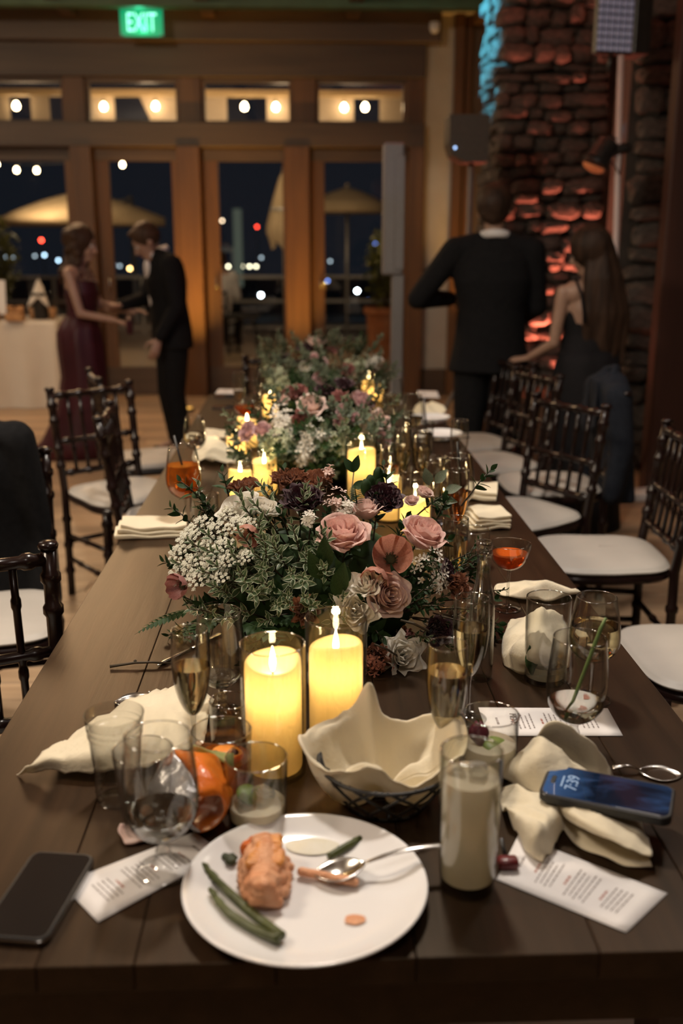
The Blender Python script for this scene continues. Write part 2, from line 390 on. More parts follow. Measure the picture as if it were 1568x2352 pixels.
# cream wall panel right of the doors, corner, amber lit trim
struct('wall_back', bx((1.25, WY + .06, 1.7), (.27, .12, 3.5)), M['plaster'])
struct('baseboard_back', bx((1.25, WY - .02, .12), (.26, .05, .24), ch=.005), M['timber_h'])
struct('wall_corner', bx((2.6, WY + .1, 1.7), (2.5, .12, 3.5)), M['darkwall'])
vpost(1.385, 1.47, 0, 3.42, WY - .02, .14)
k += 1; struct('trim_%d' % k, bx((1.52, WY - .0, 1.7), (.05, .08, 3.4)), M['timber'])
spot((1.50, 9.30, .10), (1.52, 9.8, 2.4), 95, (1, .5, .1), 40, 1, .04)
# stone pier with hearth, stone by stone
M['stone'] = mat('rubble stone', (.05, .042, .038), .85, c2=(.11, .092, .08), scale=6, bump=.6, bscale=22)
M['mortar'] = mat('mortar', (.04, .034, .03), .9, c2=(.055, .047, .04), scale=10, bump=.4, bscale=40)
rs = random.Random(11)
stones = []
for i in range(14):
    b = MB(); bm = bmesh.new(); bmesh.ops.create_icosphere(bm, subdivisions=2, radius=1.0)
    sd = rs.uniform(0, 50)
    vs = []
    for v in bm.verts:
        p = v.co; m_ = max(abs(p.x), abs(p.y), abs(p.z)); q = p / m_ ** .72
        q = q * .5 * (1 + .16 * noise.noise(q * 1.7 + Vector((sd, 0, 0))))
        vs.append(q)
    bm.verts.index_update(); fs = [[v.index for v in f.verts] for f in bm.faces]; bm.free()
    stones.append(MB().add(vs, fs).mesh('stone', M['stone'], False))
def stonewall(parent, x0, x1, yf, z0, z1, axis='x', rh=(.045, .12), rw=(.08, .27), depth=.15, proud=.055):
    z = z0
    while z < z1:
        h = min(rs.uniform(*rh), z1 - z + .02); x = x0 - rs.uniform(0, .08)
        while x < x1 - .02:
            w_ = rs.uniform(*rw)
            if x + w_ > x1 - .06: w_ = x1 - x + rs.uniform(0, .03)
            o = link('stone', rs.choice(stones), parent)
            pr = rs.uniform(-proud, proud * .8); dz = rs.uniform(-.012, .012)
            if axis == 'x': o.location = (x + w_ / 2, yf + pr, z + h / 2 + dz); o.scale = (w_ * 1.02, depth, h * 1.08)
            else: o.location = (yf + pr, x + w_ / 2, z + h / 2 + dz); o.scale = (depth, w_ * 1.02, h * 1.08)
            o.rotation_euler = (rs.uniform(-.12, .12), rs.uniform(-.14, .14), rs.uniform(-.12, .12))
            x += w_
        z += h
PXL, PXR = 1.34, 2.05
pier = struct('wall_pier', bx(((PXL + PXR) / 2 + .03, 7.62, 1.72), (PXR - PXL, .86, 3.44)), M['mortar'])
stonewall(pier, PXL, PXR, 7.17, .47, 3.40)
stonewall(pier, 7.20, 7.95, PXL + .06, 1.0, 3.40, 'y', proud=.03)
struct('wall_hearth', bx((1.75, 6.95, .22), (1.1, .75, .44), ch=.01), woodmat('hearth cap', (.10, .05, .03), (.17, .09, .05), .6, 'X', 10))
w2 = struct('wall_stone', bx((2.62, 6.52, 1.7), (1.3, .3, 3.42)), M['mortar'])
stonewall(w2, 2.04, 3.1, 6.35, 0, 3.38, rh=(.09, .19), rw=(.16, .42), proud=.03)
struct('wall_column', bx((PY(1512, 700, 5.68).x + .22, 5.75, 1.7), (.42, .12, 3.42), ch=.01), M['redwood'])
# ================================================================ OUTSIDE
M['deck'] = woodmat('deck boards', (.30, .22, .14), (.42, .31, .20), .7, 'X', 8, .05)
struct('deck', bx((0, 14.4, -.05), (16, 9, .06)), M['deck'])
struct('terrain', bx((0, 75, -3.0), (160, 112, .2)), mat('dark hillside', (.018, .02, .018), .9, c2=(.03, .032, .028), scale=.2))
# porch roof and lit beam seen through the transoms
M['porch'] = mat('porch soffit', (.40, .31, .22), .8, c2=(.46, .36, .26), scale=3)
struct('porch_roof', bx((-2, 11.4, 3.42), (14, 2.6, .06)), M['porch'])
pz = PY(500, 207, 12.0).z; pz2 = PY(500, 222, 12.0).z
struct('porch_beam', bx((-2, 12.0, (pz + pz2) / 2), (14, .12, pz - pz2), ch=.005), woodmat('porch beam wood', (.45, .30, .15), (.6, .42, .22), .6, 'X', 8))
AWL = ['at the left edge of the first transom', 'narrow one right of the first bulb', 'behind the first transom bulb', 'in the left of the second transom', 'slanting one in the right of the second transom', 'in the left of the third transom', 'in the right of the third transom', 'in the left of the fourth transom', 'in the right of the fourth transom']
for i, (a, b, zb) in enumerate(((-340, -40, 0), (70, 112, 0), (-30, 20, 0), (205, 262, 1), (318, 420, 2), (455, 520, 0), (612, 700, 0), (725, 812, 0), (872, 940, 0))):
    p = PY(a, 224, 12.08); q = PY(b, 224, 12.08); mb = MB(); s_ = .22 if zb == 2 else 0
    mb.add([(p.x, 12.08, p.z + .04), (q.x, 12.08, p.z + .04), (q.x, 12.08, 2.55), (p.x + s_, 12.08, 2.55)], [(0, 1, 2, 3)])
    o = mb.build('awning_panel', M['porch'], None, False, solid=.02); tag(o, 'pale awning panel seen outside, ' + AWL[i], 'awning', 'awning panels behind the porch beam')
area((-1.0, 11.2, 1.9), (-1.0, 12.4, 3.2), 3.0, 26, (1, .78, .5), .4)
# bulbs
M['bulb'] = emit('festoon bulb', (1, .74, .42), 32)
bme = MB().lathe([(0, -.045), (.02, -.04), (.03, -.022), (.031, -.006), (.024, .014), (.014, .026), (.012, .03)], seg=14).mesh('glass_bulb', M['bulb'])
sme = MB().lathe([(.0, .062), (.013, .06), (.014, .03), (0, .029)], seg=12).mesh('socket', M['black'])
def bulb(px, py, Y, label, grp, sc=1, up=.07):
    t = thing('string_bulb', label, 'light bulb', PY(px, py, Y), 0, grp); link('glass_bulb', bme, t); link('socket', sme, t); t.scale = (sc,) * 3
    MB().tube([(0, 0, .055), (0, 0, up / sc)], .004, 5).build('cord', M['black'], t); return t.location
BW = ['in the leftmost transom', 'left one in the second transom', 'right one in the second transom', 'left one in the third transom', 'right one in the third transom', 'left one in the fourth transom', 'right one in the fourth transom']
for i, (px, py) in enumerate(((37, 241), (238, 243), (357, 242), (561, 243), (633, 244), (790, 245), (838, 244))): bulb(px, py, 11.97, 'round warm bulb hanging from the porch beam, ' + BW[i], 'porch bulbs seen through the transoms', 1.1, .16)
b2 = [bulb(px, py, 14.2, 'warm bulb strung over the deck at far left, ' + w_, 'bulbs strung over the deck', .9) for px, py, w_ in ((-8, 376, 'cut by the picture edge'), (38, 389, 'middle one'), (84, 390, 'nearest the first wooden post'))]
q = PY(281, 377, 14.2); bulb(281, 377, 14.2, 'single warm bulb seen through the second glass door from the left', 'bulbs strung over the deck', .9)
pl_ = [(-9, 14.2, 3.1)] + [(p.x, p.y, p.z + .07) for p in b2] + [(q.x, 14.2, q.z + .07), (6, 14.2, 3.1)]
t = thing('bulb_cable', 'thin black cable with its end posts carrying the bulbs over the deck', 'cable', (0, 0, 0)); MB().tube(pl_, .006, 5).build('cable', M['black'], t)
for x in (-9, 6): MB().tube([(x, 14.2, 0), (x, 14.2, 3.15)], .04, 8).build('post', M['timber'], t)
point((-1.6, 11.2, 2.6), 12, (1, .72, .42), .05); point((-.2, 11.2, 2.6), 11, (1, .72, .42), .05); point((-3.4, 13.4, 2.2), 45, (1, .72, .42), .05); point((.6, 12.6, 2.4), 22, (1, .74, .44), .05)
# umbrellas
M['canvas'] = mat('canvas', (.62, .48, .30), .8, c2=(.68, .53, .34), scale=4, trans=.3)
M['alu'] = mat('grey pole', (.35, .33, .30), .4, .5, c2=(.4, .38, .35), scale=5)
def umbrella(px, ytop, ybot, halfw, Y, label, zb=None):
    top = PY(px, ytop, Y); bot = PY(px, ybot, Y); t = thing('patio_umbrella', label, 'umbrella', (top.x, Y, 0))
    zt, zb = top.z, bot.z; mb = MB(); g = []
    for i in range(7):
        u = i / 6; row = []
        for j in range(32):
            a = 2 * math.pi * j / 32; s8 = 1 - .04 * abs(math.sin(4 * a)) * u
            row.append((halfw * u * s8 * math.cos(a), halfw * u * s8 * math.sin(a), zt - (zt - zb) * (u ** 1.0) + .03 * math.sin(math.pi * u)))
        g.append(row)
    mb.grid(g, 0, True); mb.build('canopy', M['canvas'], t, True, solid=.006)
    v = MB(); g = [[(halfw * math.cos(2 * math.pi * j / 32), halfw * math.sin(2 * math.pi * j / 32), zb + dz) for j in range(32)] for dz in (0, -.11)]
    v.grid(g, 0, True).build('valance', M['canvas'], t, True, solid=.006)
    MB().tube([(0, 0, 0), (0, 0, zt + .02)], .026, 10).build('pole', M['alu'], t)
    MB().lathe([(0, .06), (.02, .05), (.03, .03), (.02, 0), (0, 0)], (0, 0, zt), 12).build('finial', M['canvas'], t)
    for j in range(8):
        a = 2 * math.pi * j / 8; MB().tube([(.02, 0, zt - .05), (halfw * .97 * math.cos(a), halfw * .97 * math.sin(a), zb)], .008, 5).build('rib', M['alu'], t)
    MB().lathe([(0, .08), (.05, .07), (.27, .03), (.28, 0), (0, 0)], (0, 0, .0), 20).build('base', M['alu'], t)
    return t
umbrella(797, 430, 472, .62, 15.5, 'open beige patio umbrella seen through the right-hand glass door')
umbrella(185, 438, 500, 1.15, 14.8, 'large open beige patio umbrella behind the standing couple')
cu = PY(640, 395, 13.2); cb = PY(640, 565, 13.2)
t = thing('closed_umbrella', 'closed beige patio umbrella hanging folded beside the middle wooden post', 'umbrella', (cu.x + .06, 13.2, 0))
g = []
for i in range(12):
    u = i / 11; r_ = .02 + .19 * min(1, u * 1.25) ** .8 * (1 - .35 * max(0, u - .78) / .22); row = []
    for j in range(32):
        a = 2 * math.pi * j / 32; q = r_ * (1 + .16 * math.cos(8 * a)); row.append((q * math.cos(a), q * math.sin(a), cu.z + (cb.z - cu.z) * u - .05 * (u == 1) * math.cos(4 * a)))
    g.append(row)
MB().grid(g, 0, True).build('folded_canvas', M['canvas'], t); MB().tube([(0, 0, 0), (0, 0, cu.z + .05)], .025, 10).build('pole', M['alu'], t)
MB().lathe([(.175, .02), (.18, 0), (.175, -.02)], (0, 0, (cu.z + cb.z) / 2), 24).build('strap', M['alu'], t); MB().lathe([(0, .08), (.27, .03), (.28, 0), (0, 0)], seg=20).build('base', M['alu'], t)
# railing
rl = thing('deck_railing', 'metal and glass railing along the far side of the deck', 'railing', (0, 16.5, 0))
zt = .9
for nm, z in (('top_rail', zt), ('mid_rail', .52), ('low_rail', .1)): bx((-.5, 0, z), (13, .05, .045)).build(nm, M['alu'], rl, False)
pm = MB().box((0, 0, .45), (.05, .05, .9)).mesh('railing_post', M['alu'], False)
for i in range(10): link('railing_post', pm, rl, (-6.8 + i * 1.4, 0, 0))
# tower & town
bt = PY(540, 590, 40)
t = thing('tower_building', 'pale green lit tower with a square annex far beyond the deck', 'building', (bt.x, 40, -2.9))
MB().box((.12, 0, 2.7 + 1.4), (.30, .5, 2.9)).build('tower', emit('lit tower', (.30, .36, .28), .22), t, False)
a_ = MB()
for z in (0, 1): a_.box((-.42, -.05, 3.05 + z * 1.0), (.9, .3, .16))
for x in (-.82, -.05): a_.box((x, -.05, 3.5), (.14, .3, 1.1))
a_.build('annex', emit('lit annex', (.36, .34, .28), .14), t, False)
rc = random.Random(5)
ls = MB().ball((0, 0, 0), 1, 10).mesh('lantern', M['bulb'])
mast_me = MB().tube([(0, 0, -1), (0, 0, 0)], .02, 5).mesh('mast', M['black'])
def city(c, s, r_, Y, lab, grp, spots):
    em = emit('light ' + grp, c, s); me = MB().ball((0, 0, 0), 1, 10).mesh('lantern', em); n_ = len(spots)
    for i, (px, py) in enumerate(spots):
        p = PY(px, py, Y); od = ['first', 'second', 'third', 'fourth', 'fifth', 'sixth', 'seventh', 'eighth'][i] + ' from the left' if n_ > 1 else ''
        t = thing('town_light', (lab + (', ' + od if od else '')), 'light', p, 0, grp); o = link('lantern', me, t); o.scale = (r_,) * 3
        m = link('mast', mast_me, t); m.scale = (1, 1, p.z + 2.9)
city((1, .75, .5), 8, .075, 60, 'soft peach street light above the pale tower', 'peach lights', ((510, 507), (540, 508)))
city((1, .06, .03), 12, .07, 60, 'small red beacon right of the pale tower', 'red beacons', ((590, 521),))
city((1, .06, .03), 20, .09, 61, 'red beacon in the leftmost door beside the woman in burgundy', 'red beacons', ((95, 552),))
city((.5, .75, 1), 9, .08, 60, 'pale blue town light beside the woman in burgundy', 'blue lights', ((102, 586), (134, 598)))
city((1, .92, .62), 11, .075, 60, 'yellowish lamp in the row below the tower', 'lamp row', ((505, 613), (524, 612), (556, 612), (573, 612), (588, 612)))
city((1, .62, .22), 16, .09, 60, 'orange town lamp between the facing couple', 'orange lamps', ((298, 617),))
city((.6, .75, .85), 3, .08, 66, 'faint bluish town light on the horizon', 'faint lights', ((15, 590), (30, 593), (80, 588), (262, 610), (275, 611), (503, 592), (600, 592), (758, 600)))
city((.75, .9, 1), 40, .10, 60, 'bright white lamp low behind the railing', 'white lamps', ((599, 678), (820, 668)))
city((.2, .35, 1), 6, .07, 60, 'small blue light low beyond the railing', 'small blue lights', ((752, 645), (845, 690), (862, 560)))
m_ = PY(300, 455, 20); o = MB().ball((m_.x - .02, 20, m_.z), .06, 8).tube([(m_.x, 20, -3), (m_.x, 20, m_.z)], .05, 8).tube([(m_.x, 20, m_.z), (m_.x - .45, 20, m_.z - .12)], .03, 6).build('lamp_mast', M['alu']); tag(o, 'thin grey mast with a side arm behind the standing couple', 'mast')
# potted tree, leafy
M['terracotta'] = mat('terracotta', (.42, .15, .06), .7, c2=(.5, .19, .08), scale=9)
M['treeleaf'] = mat('tree leaf', (.12, .13, .03), .6, c2=(.2, .2, .05), scale=20, trans=.3)
def leafcloud(n, c, rad, sz, seed, m, name, parent):
    r_ = random.Random(seed); b = MB()
    for i in range(n):
        d = Vector([r_.gauss(0, 1) for _ in range(3)]).normalized() * r_.uniform(.35, 1); p = Vector(c) + Vector((d.x * rad[0], d.y * rad[1], d.z * rad[2]))
        a = Vector([r_.gauss(0, 1) for _ in range(3)]).normalized(); u, v, _ = frame(a); s = sz * r_.uniform(.6, 1.2)
        b.add([p, p + u * s * .3 + a * s * .45, p + a * s, p - u * s * .3 + a * s * .45], [(0, 1, 2, 3)])
    o = b.build(name, m, parent, False, fixn=False); o['kind'] = 'stuff'; return o
pp = PY(880, 812, 12.6)
t = thing('potted_tree', 'small leafy tree in a tall terracotta pot outside the right-hand door', 'potted plant', (pp.x + .02, 12.6, 0))
pz0 = max(0, 0); pt = PY(880, 706, 12.6).z
MB().lathe([(0, 0), (.17, 0), (.2, .1), (.24, pt - .08), (.27, pt - .07), (.27, pt), (.235, pt), (.22, pt - .06), (0, pt - .06)], seg=28).build('pot', M['terracotta'], t, sharp=40)
MB().tube([(0, 0, pt - .1), (.02, 0, pt + .2), (0, .02, pt + .5)], .02, 8).build('trunk', M['rafter'], t)
leafcloud(900, (0, 0, pt + .47), (.25, .25, .5), .10, 2, M['treeleaf'], 'foliage', t)
pp = PY(5, 600, 12.0)
t = thing('potted_tree', 'leafy bush in a pot at the left edge behind the bar table', 'potted plant', (pp.x - .05, 12.0, 0))
MB().lathe([(0, 0), (.2, 0), (.27, .5), (.24, .5), (0, .45)], seg=24).build('pot', M['terracotta'], t); MB().tube([(0, 0, .4), (0, 0, 1.1)], .02).build('trunk', M['rafter'], t)
leafcloud(700, (0, 0, 1.25), (.26, .3, .5), .10, 4, M['treeleaf'], 'foliage', t)
# outdoor bar stool and table, sitter in white
M['darkmetal'] = mat('dark metal', (.02, .02, .018), .5, .3, c2=(.03, .03, .03), scale=8)
sp = PY(545, 845, 12.4)
t = thing('bar_table', 'dark metal bistro table out on the deck behind the far chair', 'table', (sp.x + .02, 12.6, 0))
bx((0, 0, .56), (.52, .45, .035), ch=.004).build('table_top', M['darkmetal'], t, False)
for sx in (-1, 1):
    for sy in (-1, 1): MB().tube([(sx * .17, sy * .15, .56), (sx * .25, sy * .2, 0)], .017, 6).build('leg', M['darkmetal'], t)
# ================================================================ TABLE
TX0, TX1, TY0, TY1 = -.452, .566, .851, 4.70
tb = thing('farm_table', 'long dark-stained wooden plank banquet table under the flowers and glasses', 'table', ((TX0 + TX1) / 2, 2.77, 0))
SEAM = [TX0, -.275, -.177, -.035, .107, .295, .425, TX1]
me = {}
for (ya, yb) in ((TY0, TY1),):
    for i in range(7):
        L = yb - ya
        o = MB().box((0, 0, 0), (SEAM[i+1] - SEAM[i] - .0006, L, .032), ch=.0012).build("plank", M["table"], tb, False, loc=((SEAM[i] + SEAM[i+1]) / 2 - tb.location.x, (ya + yb) / 2 - tb.location.y, .734))
for x in (TX0 + .06, TX1 - .06): MB().box((x - tb.location.x, 0, .675), (.028, 3.7, .085), ch=.003).build('apron', M['table'], tb, False)
for y in (TY0 + .05, TY1 - .05): MB().box((0, y - 2.77, .675), (TX1 - TX0 - .12, .028, .085), ch=.003).build('apron', M['table'], tb, False)
for y in (1.02, 2.64, 2.88, 4.55):
    for x in (TX0 + .105, TX1 - .105):
        MB().box((x - tb.location.x, y - 2.77, .36), (.085, .085, .715), ch=.004).build('leg', M['redwood'], tb, False)
MB().box((0, 0, .15), (.06, 3.4, .08), ch=.004).build('stretcher', M['redwood'], tb, False)
# ================================================================ CHAIRS
def rod(a, b, r, rings=(), seg=10, rr=1.32):
    a = Vector(a); b = Vector(b); L = (b - a).length; st = [(0, r), (1, r)]
    for t in rings:
        w_ = .007 / L; st += [(t - 2 * w_, r), (t - w_, r * rr), (t + w_, r * rr), (t + 2 * w_, r)]
    st.sort(); return [a.lerp(b, t) for t, _ in st], [q for _, q in st]
def make_chair(label, group=None):
    t = thing('banquet_chair', label, 'chair', (0, 0, 0), 0, group)
    W = .19; ch = M['chair']
    def R_(name, a, b, r, rings=(), seg=10):
        p, q = rod(a, b, r, rings); return MB().tube(p, q, seg).build(name, ch, t)
    for s in (-1, 1):
        p1, q1 = rod((-.195, s * .172, 0), (-.19, s * .172, .45), .0155, (.25, .5, .75)); p2, q2 = rod((-.19, s * .172, .46), (-.245, s * .18, .865), .0155, (.25, .42, .7, .86))
        m_ = MB().tube(p1 + p2, q1 + q2, 12); m_.lathe([(0, -.002), (.019, 0), (.021, .007), (.017, .014), (0, .017)], (-.246, s * .18, .865), 12); m_.build('back_post', ch, t)
        R_('leg', (.185, s * .185, 0), (.18, s * .18, .44), .0165, (.3, .62, .9), 12)
        R_('stretcher', (.184, s * .183, .17), (-.193, s * .172, .17), .010, (.3, .7)); R_('stretcher', (.184, s * .183, .29), (-.192, s * .172, .27), .010, (.5,))
    R_('stretcher', (.184, -.18, .24), (.184, .18, .24), .010, (.3, .7)); R_('stretcher', (-.193, -.17, .24), (-.193, .17, .24), .010, (.5,))
    bk = lambda z: -.19 - .055 * (z - .46) / .405
    R_('top_rail', (bk(.845), -.18, .845), (bk(.845), .18, .845), .0135, (.12, .35, .65, .88), 12)
    R_('cross_rail', (bk(.66), -.178, .66), (bk(.66), .178, .66), .0115, (.12, .5, .88)); R_('cross_rail', (bk(.53), -.175, .53), (bk(.53), .175, .53), .0125, (.12, .35, .65, .88))
    for y in (-.108, -.054, 0, .054, .108): R_('spindle', (bk(.535), y, .53), (bk(.845), y, .845), .0078, (.3, .41, .75), 8)
    def plate(z0, z1, a, rad, dome=0, rs=.012):
        mb = MB(); g = []; n = 40
        def ring(sc, z): 
            row = []
            for k in range(n):
                q = 2 * math.pi * k / n; c_, s_ = math.cos(q), math.sin(q); e = .5
                row.append((math.copysign(abs(c_) ** e, c_) * (a - sc), math.copysign(abs(s_) ** e, s_) * (a * (1 - .04 * (c_ < 0)) - sc), z))
            return row
        rows = [ring(a * .98, z0), ring(rs, z0), ring(0, z0 + rs), ring(0, z1 - rs), ring(rs * .4, z1 - rs * .3), ring(rs * 1.3, z1)]
        if dome: rows += [ring(a * .35, z1 + dome * .7), ring(a * .65, z1 + dome * .95)]
        rows += [ring(a * .985, z1 + dome)]
        mb.grid(rows, 0, True); return mb
    plate(.425, .452, .205, .03).build('seat_frame', ch, t, sharp=35); plate(.450, .478, .20, .03, .014, .014).build('cushion', M['cushion'], t)
    return t
CH = {}
def chair(x, y, fx, fy, label, group):
    rz = math.atan2(fy, fx)
    if 'c' not in CH: c = CH['c'] = make_chair(label, group); c.location = (x, y, 0); c.rotation_euler = (0, 0, rz)
    else: c = dup(CH['c'], (x, y, 0), rz, label, group)
    return c
G1, G2 = 'chairs along the left side of the table', 'chairs along the right side of the table'
chair(-.57, 1.60, .42, -.91, 'dark wooden spindle-back chair nearest on the left, its seat turned to the camera', G1)
chair(-.87, 2.56, .22, -.97, 'dark wooden chair with the big black jacket over its back', G1)
chair(-.74, 3.98, .62, -.78, 'dark chair with ivory seat standing away from the left of the table, legs in view', G1)
chair(-.47, 3.56, 1, .08, 'dark chair tucked under the left table edge beside the standing-off chair', G1)
chair(-.72, 4.62, .9, .3, 'dark chair at the far left corner of the table by the couple', G1)
chair(.955, 3.07, -1, .03, 'chair with fully visible ivory seat beside the coupe glass', G2)
chair(.99, 2.24, -1, -.02, 'chair with ivory seat beside the goblets on the right', G2)
chair(.97, 1.42, -1, .04, 'chair nearest on the right, only a corner of ivory seat showing', G2)
chair(.79, 3.58, -.85, -.52, 'dark chair turned with its spindle back towards the standing woman', G2)
chair(1.02, 4.05, -1, 0, 'dark chair with a navy jacket over its back beside the standing woman', G2)
chair(.84, 4.47, -.9, -.35, 'dark chair behind the navy jacket chair, gleams on its back post', G2)
chair(.83, 4.95, -.94, -.30, 'dark chair at the far right corner below the man in black', G2)
chair(-.13, 4.98, 0, -1, 'dark chair at the far end of the table, its back before the glass doors', 'chair at the table end')
chair(-.55, .95, 1, 0.2, 'dark chair beside the near left table corner, mostly below the frame', G1) if False else None
# jackets over chairs: thick cloth shells
M['suit'] = mat('black suit cloth', (.006, .006, .007), .9, c2=(.009, .009, .010), scale=60, spec=.15)
M['navy'] = mat('navy cloth', (.010, .012, .018), .9, c2=(.014, .017, .024), scale=60, spec=.15)
def jacket(x, y, fx, fy, w_, zt, zb, m, label, d=.10):
    t = thing('suit_jacket', label, 'jacket', (x, y, 0), math.atan2(fy, fx)); mb = MB()
    for s in (-1, 1):
        mb.caps((-.02, s * .06, zt - .03), (-.01, s * w_ * .80, zt - .08), .055, .060, flat=.7)
        mb.caps((-.01, s * w_ * .80, zt - .08), (-.03, s * w_ * 1.0, zb + .22), .060, .05)
        mb.caps((-.03, s * w_ * 1.0, zb + .22), (.0, s * w_ * 1.06, zb + .04), .05, .042)
    g = []
    for i in range(14):
        u = i / 13; z = zt - .02 - (zt - zb - .02) * u; ww = w_ * (.55 + .42 * min(1, u * 4) + .12 * u); row = []
        for k in range(36):
            q = 2 * math.pi * k / 36; rr_ = 1 + .07 * math.sin(5 * q + 3 * u) * u
            row.append((d * .55 * math.cos(q) * rr_ - .01 - .05 * u, ww * math.sin(q) * rr_, z))
        g.append(row)
    o = len(mb.v); mb.grid(g, 0, True); mb.f += [tuple(o + k for k in range(36)), tuple(o + 13 * 36 + k for k in range(36))]; mb.m += [0, 0]
    remesh(mb, 'jacket_shell', m, t, .010, 5)
    cm = MB(); cm.tube([(.03, -.055, zt - .06), (-.02, -.05, zt + .0), (-.045, 0, zt + .015), (-.02, .05, zt + .0), (.03, .055, zt - .06)], .016, 8, flat=1.6).build('collar', m, t)
    for s in (-1, 1): MB().add([(.075, s * .01, zb + .30), (.07, s * .02, zt - .25), (.05, s * .06, zt - .03), (.07, s * .12, zt - .2)], [(0, 1, 2, 3)]).build('lapel', m, t, False, solid=.004)
    return t
jacket(-.985, 2.73, .25, -.96, .22, .99, .40, M['suit'], 'large black suit jacket draped over a chair back at the left edge', .16)
jacket(1.235, 4.05, -1, 0, .18, .93, .42, M['navy'], 'navy jacket draped over a chair back in front of the standing woman', .13)
# ================================================================ PEOPLE
M['skin'] = mat('skin', (.30, .18, .13), .5, c2=(.36, .22, .16), scale=9)
M['skin_dark'] = mat('skin in shade', (.30, .18, .125), .5, c2=(.35, .215, .155), scale=9)
M['hair'] = mat('dark brown hair', (.022, .013, .009), .5, c2=(.05, .028, .018), scale=30, stretch=(1, 1, .1), bump=.5, bscale=90, spec=.15)
M['hair_br'] = mat('brown hair', (.032, .017, .010), .55, c2=(.06, .032, .018), scale=30, stretch=(1, 1, .15), bump=.5, bscale=80, spec=.2)
M['burgundy'] = mat('burgundy satin', (.035, .006, .010), .5, c2=(.055, .010, .015), scale=6, spec=.3)
M['blackdress'] = mat('black gown', (.006, .006, .007), .8, c2=(.010, .009, .011), scale=6, spec=.2)
M['shirt'] = mat('white shirt', (.50, .48, .48), .8, c2=(.68, .66, .66), scale=8)
M['shoe'] = mat('black shoe', (.012, .01, .01), .3, c2=(.02, .018, .016), scale=9)
M['eye'] = mat('eye', (.5, .48, .46), .2, c2=(.5, .48, .46)); M['lip'] = mat('lips', (.30, .10, .08), .5, c2=(.34, .12, .1))
def hand(mb, w_, d, nrm, s, k=1, curl=.5):
    d = Vector(d).normalized(); nrm = Vector(nrm); nrm = (nrm - d * nrm.dot(d)).normalized(); sd = d.cross(nrm) * s; w_ = Vector(w_)
    mb.caps(w_, w_ + d * .085 * k, .028 * k, .036 * k, 12, .5, sd)
    for i, (o_, L) in enumerate(((-.028, .058), (-.010, .072), (.010, .078), (.028, .070))):
        p = w_ + d * .085 * k + sd * o_ * k; a = p; dd = d
        for j, f in enumerate((.45, .32, .25)):
            dd = (dd + nrm * curl * (.5 + .5 * j) * .8).normalized(); b = a + dd * L * f * 1.25 * k
            mb.caps(a, b, (.0098 - .001 * j) * k, (.009 - .001 * j) * k, 8); a = b
    p = w_ + d * .025 * k + sd * .026 * k; q = p + (sd * .8 + d * .6 + nrm * .35).normalized() * .045 * k; e = q + (d * .9 + sd * .25 + nrm * .3).normalized() * .038 * k
    mb.caps(p, q, .014 * k, .011 * k, 8); mb.caps(q, e, .011 * k, .009 * k, 8)
def head(mb, c, fwd, up, k=1, fem=False):
    f = Vector(fwd).normalized(); u = Vector(up); u = (u - f * u.dot(f)).normalized(); r_ = f.cross(u)
    rot = Matrix((r_, f, u)).transposed(); c = Vector(c)
    mb.ball(c + u * .018 * k - f * .008 * k, .098 * k, 20, 0, (.80, 1.0, 1.05), rot)
    mb.caps(c - u * .045 * k + f * .02 * k, c - u * .088 * k + f * .052 * k, .062 * k, .030 * k, 14, .9, r_)
    mb.ball(c + f * .045 * k - u * .02 * k, .06 * k, 14, 0, (.95, .8, 1.1), rot)
    mb.caps(c + f * .088 * k + u * .012 * k, c + f * .108 * k - u * .026 * k, .009 * k, .015 * k, 8)   # nose
    mb.ball(c + f * .086 * k - u * .052 * k, .017 * k, 8, 0, (1.3, .6, .7), rot)
    mb.ball(c + f * .078 * k - u * .085 * k, .018 * k, 8, 0, (1, .8, .8), rot)
    mb.ball(c + f * .082 * k + u * .034 * k, .02 * k, 8, 0, (2.0, .5, .5), rot)
    for s in (-1, 1): mb.ball(c + r_ * s * .082 * k - u * .008 * k - f * .008 * k, .028 * k, 8, 0, (.35, .7, 1.1), rot)
    return c, f, u, r_
def face(par, c, f, u, r_, k=1):
    for s in (-1, 1): MB().ball(c + f * .080 * k + u * .008 * k + r_ * s * .030 * k, .0125 * k, 8).build('eye', M['eye'], par)
    MB().tube([c + f * .096 * k - u * .052 * k + r_ * s * .022 * k for s in (-1, -.4, .4, 1)], [.002 * k, .006 * k, .006 * k, .002 * k], 8).build('lips', M['lip'], par)
    for s in (-1, 1): MB().tube([c + f * .088 * k + u * .032 * k + r_ * s * x * k for x in (.015, .03, .045)], [.003, .004, .002], 6).build('eyebrow', M['hair'], par)
def V(*a): return Vector(a)
